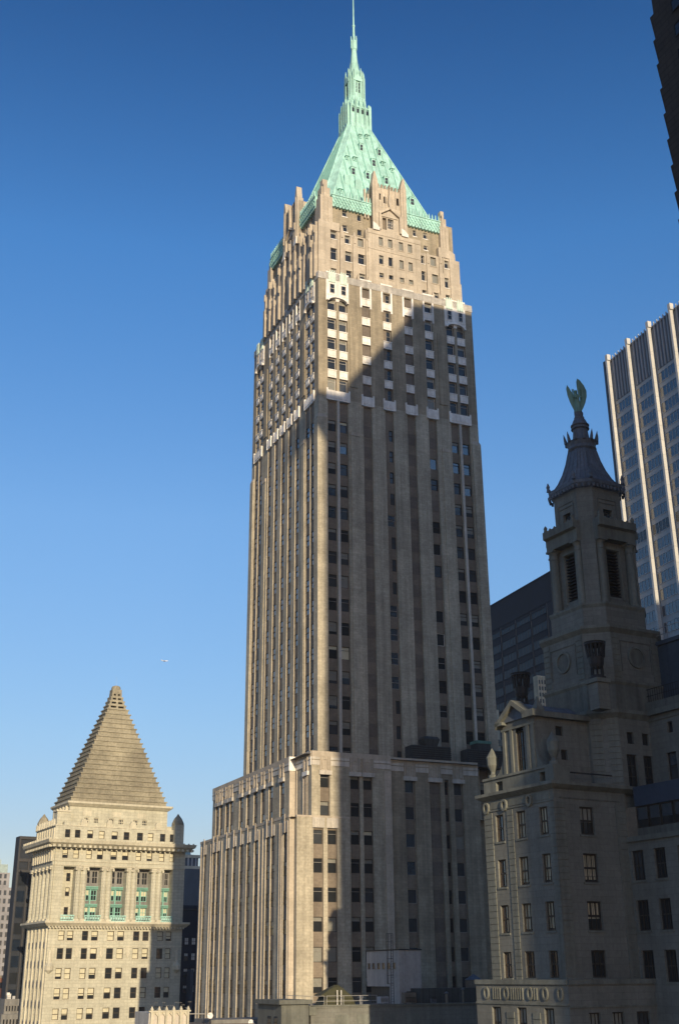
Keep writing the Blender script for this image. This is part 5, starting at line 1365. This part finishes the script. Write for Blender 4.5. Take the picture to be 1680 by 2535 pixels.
# ================================================================== dark tower corner at the top right
A = azim(1611, 0)
N = Building('office_tower', 'dark brown tower with projecting floor bands, cut off by the top right corner', 'office tower', 66, A, 104)
m = N.mb(); NL = faceL(0)
m.sheet(NL, -40, 0, N.base, 121.0, 'near_dark', [])
m.face([(0, 0, N.base), (30, 0, N.base), (30, 0, 121.0), (0, 0, 121.0)], 'near_dark'); m.face([(0, -40, N.base), (30, -40, N.base), (30, -40, 121.0), (0, -40, 121.0)], 'near_dark')
m.face([(0, -40, 121.0), (30, -40, 121.0), (30, 0, 121.0), (0, 0, 121.0)], 'roof_gravel')
for k in range(48):
    z = -60 + 3.21 * k
    m.loft([([(-.12, -40), (0, -40), (0, .1), (-.12, .1)], z), ([(-.34, -40), (0, -40), (0, .24), (-.34, .24)], z + 2.95), ([(-.05, -40), (0, -40), (0, .05), (-.05, .05)], z + 3.05)], 'near_dark')
m.build('wall', N.root)
for k in range(14):
    for j in range(5):
        N.win(NL, -6.5 - 6 * j, -3 - 6 * j, 52.35 + 3.21 * k + .7, 52.35 + 3.21 * k + 2.3, -.36, dict(frame='frame_dark', glass='glass_dark', kind='none', t=.08))
N.finish(100)

# ================================================================== far left background
A = azim(*(150 / 2.7673, 1680 + 1085 / 2.7673))
D = Building('dark_tower', 'dark bronze office tower rising just left of the pyramid-topped stone tower', 'office tower', 60.3, A, 300)
m = D.mb(); DF = faceF(0); m.sheet(DF, -.5, 16, D.base, 30.3, 'bronze_wall', []); m.face([(-.5, 0, D.base), (-.5, 3, D.base), (-.5, 3, 30.3), (-.5, 0, 30.3)], 'bronze_wall'); m.face([(-.5, 0, 30.3), (16, 0, 30.3), (16, 3, 30.3), (-.5, 3, 30.3)], 'roof_gravel'); m.face([(-.5, 3, D.base), (16, 3, D.base), (16, 3, 30.3), (-.5, 3, 30.3)], 'bronze_wall')
for x in (-.5, 2.0, 4.5, 7.0, 9.5, 12): m.tbox(DF, x, x + .4, D.base, 25 if x > 0 else 30.3, -.35, 0, 'bronze_pier')
m.tbox(DF, -.5, 16, 29.6, 30.3, -.4, 0, 'bronze_pier'); m.tbox(DF, -.5, 16, 24.6, 25.3, -.3, 0, 'bronze_pier'); m.tbox(DF, -.5, 16, 22.3, 22.8, -.3, 0, 'bronze_pier')
m.build('wall', D.root)
for x in (0, 2.5, 5.0, 7.5, 10):
    for k in range(9): D.win(DF, x + .05 if x else .02, x + 1.95, 19.2 - 3.5 * k, 21.8 - 3.5 * k, -.04, dict(frame='bronze_wall', glass='glass_office' if k % 3 else 'glass_dark', kind='none', t=.1))
D.finish(100)

A = azim(*(0, 1680 + 1200 / 2.7673))
P_ = Building('office_tower', 'pale pink stepped tower with a greenish crown, far off at the left edge', 'office tower', 60.3, A, 600)
m = P_.mb(); PFc = faceF(0)
tiers = [(8.3, 37.8, 0.0), (6.1, 44.4, 1.5), (5.2, 48.2, 3.0)]
m.box(-22, 8.3, 0, 26, P_.base, 37.8, 'pink_granite'); m.box(-19, 6.1, 1.5, 24, 37.8, 44.4, 'pink_granite'); m.box(-17, 5.2, 3, 22, 44.4, 48.2, 'pale_copper'); m.box(-12, 2.3, 5, 18, 48.2, 50.5, 'pale_copper')
m.lathe(-4.5, 11.5, [(6.8, 50.5), (6.5, 52), (5, 54.5), (2, 56)], 'pale_copper', 16)
m.build('wall', P_.root)
for k in range(10):
    for j in range(7): P_.win(PFc, 5.9 - 2.35 * j, 7.2 - 2.35 * j, 34.4 - 3.6 * k, 36.6 - 3.6 * k, -.06, dict(frame='frame_grey', glass='glass_mid', kind='none', t=.08))
for j in range(6):
    for k in range(2): P_.win(faceF(1.5), 3.4 - 2.3 * j, 4.7 - 2.3 * j, 38.9 + 2.9 * k, 41.0 + 2.9 * k, -.06, dict(frame='frame_grey', glass='glass_mid', kind='none', t=.08))
P_.finish(100)

A = azim(20, 2450)
Q = Building('brick_building', 'reddish brown brick building with a flat roof at the lower left edge', 'building', 60.3, A, 380)
m = Q.mb(); m.box(-14, 3.6, 0, 20, Q.base, 0, 'red_brick'); m.box(-14, -.6, -3, 0, Q.base, -3.9, 'red_brick'); m.box(-14.1, 3.7, -.1, 0, -.5, .2, 'brown_brick'); m.build('wall', Q.root)
for x in (-.6, -2.6, 1.2): Q.win(faceF(0), x, x + .9, -3.2, -1.6, -.05, dict(frame='frame_dark', glass='glass_dark', kind='sash'))
Q.finish()
A = azim(50, 2500)
Q = Building('concrete_building', 'low grey stepped building with a white rooftop vent, below the dark tower', 'building', 60.3, A, 295, 1.2)
m = Q.mb(); m.box(-2.4, 8, 2, 12, Q.base, -3.9, 'concrete_grey'); m.box(-3.3, 8, 0, 2, Q.base, -6.4, 'concrete_grey'); m.build('wall', Q.root)
for k in range(5): Q.win(faceF(2), -2.1 + .52 * k, -1.75 + .52 * k, -6.0, -5.0, -.04, dict(frame='frame_grey', glass='glass_dark', kind='none', t=.05))
for k in range(6): Q.win(faceF(0), -3.0 + .6 * k, -2.6 + .6 * k, -8.6, -7.2, -.04, dict(frame='frame_grey', glass='glass_dark', kind='none', t=.05))
q = Q.mb(); q.box(-1.9, -1.2, 2.4, 3, -3.9, -3.0, 'alu_white'); q.box(-.9, -.4, 2.4, 3, -3.9, -3.4, 'alu_grey'); q.box(-2.0, -1.5, 2.3, 2.9, -3.3, -2.8, 'dish_white'); q.build('roof_vent', Q.root); Q.finish()

# between the two main towers
A = azim(1300 / 2.7673, 1680 + 1200 / 2.7673)
D = Building('domed_tower', 'distant grey tower with a low green dome, between the stone tower and the skyscraper', 'office tower', 60.3, A, 420)
m = D.mb(); m.box(-16, 12, 0, 24, D.base, 32.6, 'slate_blue'); m.box(-13, 4.2, 1, 18, 32.6, 33.6, 'limestone_trim'); m.box(-12.6, 3.8, 1.4, 17.6, 33.6, 36.2, 'slate_blue'); m.box(-13, 4.2, 1, 18, 36.2, 37.2, 'limestone_trim')
for k in range(12): m.box(-12.4 + 1.37 * k, -12 + 1.37 * k, 1.2, 1.4, 33.6, 36.2, 'alu_grey')
m.build('wall', D.root); q = D.mb(); q.lathe(-4.2, 9.5, [(8.2, 37.2), (7.7, 38.8), (6.6, 40.3), (4.6, 41.6), (2, 42.4), (.3, 42.7)], 'pale_copper', 24); q.build('dome', D.root)
A = azim(1265 / 2.7673, 1680 + 1700 / 2.7673)
D = Building('dark_building', 'dark office block with a few bright windows, filling the gap left of the skyscraper base', 'office building', 60.3, A, 330, 1.222)
m = D.mb(); m.box(-6, 14, 0, 10, D.base, 13.6, 'black_clad'); m.box(-6, 14, -.2, 0, 12.6, 12.9, 'bronze_wall'); m.box(.9, 1.6, -2, 0, D.base, 1.0, 'slate_blue'); m.build('wall', D.root)
for x in (.1, 1.7, 3.3):
    for z in (7.2, 4.2, 1.2, -2): D.win(faceF(0), x, x + .9, z - 1.5, z, -.05, dict(frame='frame_dark', glass='glass_sky', kind='cross', nx=2, ny=2, t=.08, blind=rnd(.4, .9), bmat='dish_white'))  # white upper panes stand in for lit windows
D.finish()

# ================================================================== low building in the bottom foreground, with roof things
LWL = (T4.loc[0] * .935, T4.loc[1] * .935, 0)
LW = Building('low_building', 'low stone building along the bottom edge, its flat roof carrying a railing and penthouse', 'building', 65.95, azim(788, 1500), 165, .935, loc=LWL)
m = LW.mb(); RZ = -3.5
m.box(-6.9, 26, -14, 4.5, LW.base, RZ, 'church_stone'); m.box(-7.0, 26, -14.15, -13.6, RZ, RZ + .14, 'church_trim')
m.box(-7.15, -6.3, -14.15, -2, RZ - .9, RZ + .1, 'church_trim')
for x in (-3.8, -1.15, 2.2, 5.2): m.tbox(faceF(-14), x, x + 1.7, -8, -4.4, -.05, 0, 'church_trim')
m.box(-6.95, 26, -14.06, -14, RZ - .2, RZ - .12, 'church_dirty')
m.face([(-6.9, -14, RZ + .01), (26, -14, RZ + .01), (26, 4.5, RZ + .01), (-6.9, 4.5, RZ + .01)], 'roof_gravel')
m.box(8.0, 26, -12.5, -8.5, RZ, -1.75, 'dark_metal')
m.build('wall', LW.root)
m = LW.mb(); m.box(-11.5, -8.2, -16.5, -9, LW.base, -3.15, 'church_dirty'); m.box(-11.9, -7.9, -16.9, -8.8, -3.15, -2.7, 'church_dirty')
for v in (-15.4, -13.4): m.box(-11.56, -11.5, v, v + 1.0, -8, -4.4, 'glass_dark')
m.build('corner_block', LW.root)
def top_thing(nm, lab, cat): return Building(nm, lab, cat, 65.95, None, 0, .935, loc=LWL)
Pn = top_thing('penthouse', 'white painted rooftop penthouse with a row of six slit windows', 'penthouse')
m = Pn.mb(); m.box(6.5, 9.55, -10, -.6, -1.55, 2.6, 'penthouse_paint'); m.box(6.5, 9.55, -10, -7.2, RZ + .01, -1.553, 'penthouse_paint'); m.box(6.42, 9.65, -10.1, -.5, 2.603, 2.74, 'black_metal'); m.box(6.9, 9.4, -7.1, -1, RZ + .01, -1.6, 'dark_metal'); m.build('wall', Pn.root)
for a_, b_ in ((-9.05, -8.4), (-7.5, -6.8), (-6.0, -5.3), (-4.6, -3.9), (-3.1, -2.4), (-1.75, -1.1)): Pn.win(faceL(6.5), a_, b_, .45, 1.2, -.04, dict(frame='frame_grey', glass='glass_dark', kind='none', t=.04))
Pn.finish()
Ld = top_thing('ladder', 'black metal caged ladder standing against the white penthouse', 'ladder')
q = Ld.mb()
for x in (4.6, 4.85, 5.2, 5.45): q.tube((x, -10.5 + .3 * (x > 4.7 and x < 5.3), RZ + .02 if x > 5.1 else -1.2), (x, -10.5, 4.5), .035, 'black_metal', 4)
for k in range(26): q.tube((5.2, -10.4, RZ + .3 + .3 * k), (5.45, -10.4, RZ + .3 + .3 * k), .02, 'black_metal', 4)
for k in range(7): q.tube((4.6, -10.5, -1.2 + .95 * k), (5.45, -10.5, -1.2 + .95 * k), .03, 'black_metal', 4)
q.build('frame', Ld.root)
Rl = top_thing('railing', 'galvanised tube railing along the sunlit roof edge at the bottom', 'railing')
q = Rl.mb()
def rail(p0, p1, n, h=1.0):
    for k in range(n + 1):
        x = lerp(p0[0], p1[0], k / n); y = lerp(p0[1], p1[1], k / n); q.tube((x, y, RZ + .02), (x, y, RZ + h), .035, 'rail_metal', 5)
    for f in (.5, 1.0): q.tube((p0[0], p0[1], RZ + h * f), (p1[0], p1[1], RZ + h * f), .03, 'rail_metal', 5)
rail((-4.8, -13.7), (1.6, -13.7), 3, 1.1); rail((-6.7, -13.5), (-6.7, -6), 4, 1.1); rail((-6.6, -13.7), (-5.1, -13.7), 1, 1.1)
q.build('rail', Rl.root)
Tp = top_thing('tarp_tent', 'olive tarpaulin tent heaped on the roof behind the railing', 'tent')
q = Tp.mb(); q.loft([([(-4.9, -12.6), (-.6, -12.6), (-.5, -9), (-4.4, -9)], RZ + .02), ([(-4.2, -12.4), (-.9, -12.4), (-1.0, -9.4), (-4.0, -9.4)], -2.6), ([(-4.9, -12.2), (-1.1, -12.3), (-1.2, -9.6), (-4.7, -9.6)], -2.35), ([(-3.1, -11.6), (-2.0, -11.7), (-2.1, -10.2), (-3.0, -10.3)], -1.5), ([(-2.7, -11.2), (-2.3, -11.3), (-2.3, -10.8), (-2.6, -10.8)], -1.25)], 'tarp_olive'); q.build('canopy', Tp.root)
q = Tp.mb(); q.tube((-3.1, -12.9, RZ), (-3.1, -12.9, -1.8), .05, 'dish_white', 5); q.tube((-2.6, -12.9, RZ), (-2.6, -12.9, -1.8), .05, 'dish_white', 5); q.build('pole', Tp.root)
for nm, lab, x0, x1, y0, z1, mt in (('air_conditioner', 'grey air conditioner box at the foot of the penthouse ladder', 3.0, 4.1, -11.8, -2.6, 'alu_grey'), ('air_conditioner', 'rusty brown roof unit with a fan cowl right of the penthouse ladder', 6.4, 7.9, -11.6, -2.2, 'brown_brick'), ('air_conditioner', 'small grey roof box near the dark parapet, rightmost on the roof', 9.3, 10.0, -12.8, -2.9, 'alu_dark')):
    Ac = top_thing(nm, lab, 'air conditioner'); q = Ac.mb(); q.box(x0, x1, y0, y0 + .9, RZ + .15, z1, mt)
    for xx in (x0 + .1, x1 - .2): q.box(xx, xx + .1, y0 + .1, y0 + .8, RZ + .02, RZ + .15, 'black_metal')
    for k in range(4): q.box(x0 + .08, x1 - .08, y0 - .03, y0, RZ + .3 + k * .14, RZ + .36 + k * .14, 'black_metal')
    q.build('housing', Ac.root)
    q = Ac.mb(); q.lathe((x0 + x1) / 2, y0 + .45, [(.28, z1), (.28, z1 + .12), (.2, z1 + .14)], 'dark_metal', 12); q.build('fan', Ac.root)

for k, (x_, y_, h_, r_, lab) in enumerate(((11.2, -13.2, 1.1, .16, 'short rusty vent pipe on the dark roof right of the penthouse'), (13.6, -13.0, 1.5, .12, 'taller thin vent pipe on the dark roof, farthest right by the parapet'), (-.2, -13.2, .8, .2, 'squat grey vent pipe between the tarp tent and the penthouse'))):
    Vp = top_thing('vent_pipe', lab, 'vent pipe'); q = Vp.mb(); q.lathe(x_, y_, [(r_, RZ + .02), (r_, RZ + h_)], 'brown_brick' if k != 2 else 'alu_dark', 10); q.build('pipe', Vp.root)
    q = Vp.mb(); q.lathe(x_, y_, [(r_ * 1.7, RZ + h_ + .06), (r_ * 1.7, RZ + h_ + .14), (r_ * .3, RZ + h_ + .3)], 'alu_dark', 10); q.build('cowl', Vp.root)
Wt = top_thing('water_tank', 'small round wooden water tank behind the dark roof screen', 'water tank'); q = Wt.mb(); q.lathe(18.5, -7.2, [(1.1, RZ + .9), (1.1, RZ + 2.6)], 'brown_brick', 16); q.build('tank', Wt.root)
q = Wt.mb(); q.lathe(18.5, -7.2, [(1.2, RZ + 2.62), (.05, RZ + 3.3)], 'lead_roof', 16); q.build('lid', Wt.root)
q = Wt.mb(); q.box(17.6, 19.4, -8.1, -6.3, RZ + .02, RZ + .9, 'black_metal'); q.build('stand', Wt.root)

# ornate parapet and dishes, bottom left of the skyscraper
Pa = Building('low_building', 'low cream building with an ornate arched parapet, bottom edge between the two towers', 'building', 66, azim(372, 2497), 140)
m = Pa.mb()
m.box(0, 4.4, .3, 6, Pa.base, -3.7, 'aged_terracotta')
for k in range(6):
    x = .1 + .8 * k; m.box(x, x + .22, -.1, .3, -8, -3.45, 'limestone_trim'); m.loft([([(x - .05, -.15), (x + .27, -.15), (x + .27, .35), (x - .05, .35)], -3.45), ([(x + .08, 0), (x + .14, 0), (x + .14, .1), (x + .08, .1)], -3.1)], 'limestone_trim')
    if k < 5: m.prism([(x + .22, -4.1), (x + .5, -3.75), (x + .8, -4.1), (x + .8, -3.5), (x + .22, -3.5)], faceF(.05), 0, .25, 'limestone_trim')
m.box(-.1, 4.5, -.05, .4, -3.65, -3.5, 'limestone_trim'); m.box(4.4, 15, .5, 8, Pa.base, -5.0, 'brown_brick'); m.box(7.5, 15, 2, 8, Pa.base, -4.6, 'concrete_grey')
m.build('wall', Pa.root)
def pa_thing(nm, lab, cat, grp=None): return Building(nm, lab, cat, 66, azim(372, 2497), 140, group=grp)
An = pa_thing('antenna_array', 'cluster of thin rooftop aerials above the ornate parapet', 'aerial')
q = An.mb()
for k in range(11):
    x = .6 + .42 * k + random.uniform(-.1, .1); h = random.uniform(.5, 1.1); q.tube((x, 1.2, -3.7), (x, 1.2, -3.7 + h), .02, 'black_metal', 4); q.tube((x - .2, 1.2, -3.8 + h), (x + .2, 1.2, -3.8 + h), .015, 'rail_metal', 4)
q.tube((4.3, 1, -3.9), (6.4, 1, -3.95), .05, 'rail_metal', 5); q.tube((6.3, 1, -5.2), (6.3, 1, -3.6), .04, 'black_metal', 5)
q.build('mast', An.root)
def dish(x, z, r, lab):
    Dh = pa_thing('satellite_dish', lab, 'satellite dish', 'satellite dishes on the low roofs')
    q = Dh.mb(); n = 16; ax = Vector((-.35, -.9, .25)).normalized(); a = ax.orthogonal().normalized(); b = ax.cross(a); c = Vector((x, 1.5, z))
    rings = [(0.02, -.14), (.35, -.12), (.7, -.06), (1.0, .03)]
    R_ = [[c + (a * cos(2 * pi * i / n) + b * sin(2 * pi * i / n)) * r * k + ax * r * d for i in range(n)] for k, d in rings]
    for A_, B_ in zip(R_, R_[1:]):
        for i in range(n): j = (i + 1) % n; q.face([A_[i], A_[j], B_[j], B_[i]], 'dish_white')
    q.face(R_[0], 'dish_white'); q.build('reflector', Dh.root)
    q = Dh.mb(); q.tube(c + Vector((0, .1, 0)), (x, 1.7, z - 1.3), .05, 'black_metal', 6); q.tube(c - b * r * .8, c + ax * r * .9, .02, 'rail_metal', 4); q.build('mount', Dh.root)
dish(7.2, -4.15, .32, 'round white satellite dish, the higher of two, above the brown low roof')
dish(11.95, -4.95, .32, 'white satellite dish seen edge-on at the bottom edge, the lower of two')
Ch = pa_thing('chimney', 'tan ornamental stone chimney stub at the foot of the skyscraper corner', 'chimney')
m = Ch.mb(); m.box(14.3, 15.5, .2, 1.4, Ch.base, -4.2, 'limestone_trim'); m.loft([([(14.15, 0), (15.65, 0), (15.65, 1.5), (14.15, 1.5)], -4.2), ([(14.3, .2), (15.5, .2), (15.5, 1.4), (14.3, 1.4)], -3.9), ([(14.7, .6), (15.3, .6), (15.3, 1.1), (14.7, 1.1)], -3.2)], 'limestone_trim'); m.build('stack', Ch.root)

# ================================================================== airliner
dx, dy, dz = -.1478, .9823, .2434
k = 2300
Ar = empty('airplane', 'tiny white airliner crossing the open sky left of the skyscraper', 'airplane', None, (dx * k, dy * k, dz * k + G), radians(3))
q = MB(); n = 10
def xr(p, x): return [(x, y_, z_) for y_, z_ in p]
secs = [(-6.2, .1, .5), (-5.2, .35, .4), (-3, .7, 0), (4, .75, 0), (5.4, .55, -.1), (6.2, .1, -.2)]
for (x0, r0, o0), (x1, r1, o1) in zip(secs, secs[1:]):
    for i in range(n):
        t0, t1 = 2 * pi * i / n, 2 * pi * (i + 1) / n
        q.face([(x0, r0 * cos(t0), o0 + r0 * sin(t0)), (x0, r0 * cos(t1), o0 + r0 * sin(t1)), (x1, r1 * cos(t1), o1 + r1 * sin(t1)), (x1, r1 * cos(t0), o1 + r1 * sin(t0))], 'dish_white')
q.build('fuselage', Ar)
for s in (-1, 1):
    q = MB(); q.loft([([(1.5, s * .5), (-1.0, s * .5), (-3.0, s * 6), (-2.2, s * 6)], -.25), ([(1.5, s * .5), (-1.0, s * .5), (-3.0, s * 6), (-2.2, s * 6)], -.1)], 'dish_white'); q.build('wing', Ar)
    q = MB(); q.box(-.6, 1.0, s * 2.2 - .3, s * 2.2 + .3, -.9, -.35, 'alu_grey'); q.build('engine', Ar)
q = MB(); q.loft([([(-6.2, -.08), (-4.4, -.08), (-4.4, .08), (-6.2, .08)], .5), ([(-6.9, -.05), (-6.0, -.05), (-6.0, .05), (-6.9, .05)], 2.4)], 'dish_white'); q.box(-6.5, -5.3, -2, 2, .5, .62, 'dish_white'); q.build('tail', Ar)

# ================================================================== thin city haze around everything
hz = MB(); hz.box(-420, 420, -60, 760, -1.0, 330, 'dish_white'); hm = bpy.data.materials.new('haze'); hm.use_nodes = True
hm.node_tree.nodes.clear(); ho_ = hm.node_tree.nodes.new('ShaderNodeOutputMaterial'); hv = hm.node_tree.nodes.new('ShaderNodeVolumePrincipled')
hv.inputs['Color'].default_value = (.80, .86, .95, 1); hv.inputs['Density'].default_value = .00013; hv.inputs['Anisotropy'].default_value = .2
hm.node_tree.links.new(hv.outputs[0], ho_.inputs['Volume'])
ho = hz.build('haze'); ho.data.materials.clear(); ho.data.materials.append(hm); ho['kind'] = 'stuff'

# ================================================================== neighbours beside and behind the viewpoint that throw the big shadows
def shade_x(u_s, v): return u_s + .1584 * v
TZ = tan(SUN_EL) / cos(radians(9))
V0 = -165
Nb = Building('office_tower', 'tall stone tower behind the viewpoint whose hipped roof shadow falls on the skyscraper', 'office tower', 65.95, None, 0, loc=T4.loc)
m = Nb.mb(); up_ = -V0 * TZ
xl = shade_x(.95, V0)
m.box(xl + .1, xl + 34, V0 - 34, V0, Nb.base, up_, 'church_stone'); m.box(xl + .55, xl + 34, V0 - 34, V0, up_, 27 + up_, 'church_stone'); m.box(xl, xl + 34, V0 - 34, V0, 27 + up_, 79.3 + up_, 'church_stone')
m.box(xl - 3.0, xl + 37, V0 - 35, V0, 79.3 + up_, 83.3 + up_, 'church_trim')
prof = [(4.0, 83.3), (5.2, 86), (15.6, 99.2), (17.0, 102.8), (33, 103.6), (33, 83.3)]
m.prism([(shade_x(p[0], V0), p[1] + up_) for p in prof], faceF(V0), 0, -14, 'lead_roof')
for k in range(60):
    z = -40 + 4.2 * k
    if z < 75 + up_: m.box(xl + 1.5, xl + 34.1, V0 - 34, V0 + .2, z, z + .35, 'church_trim')
m.build('wall', Nb.root)
Nb3 = Building('office_tower', 'wide dark slab to the right of the viewpoint shading the lower glass tower', 'office tower', 65.95, None, 0, loc=T4.loc)
m = Nb3.mb(); x0 = shade_x(92, -150)
m.box(x0, x0 + 70, -190, -150, Nb3.base, 99.5 + 150 * TZ, 'concrete_grey'); m.build('wall', Nb3.root)
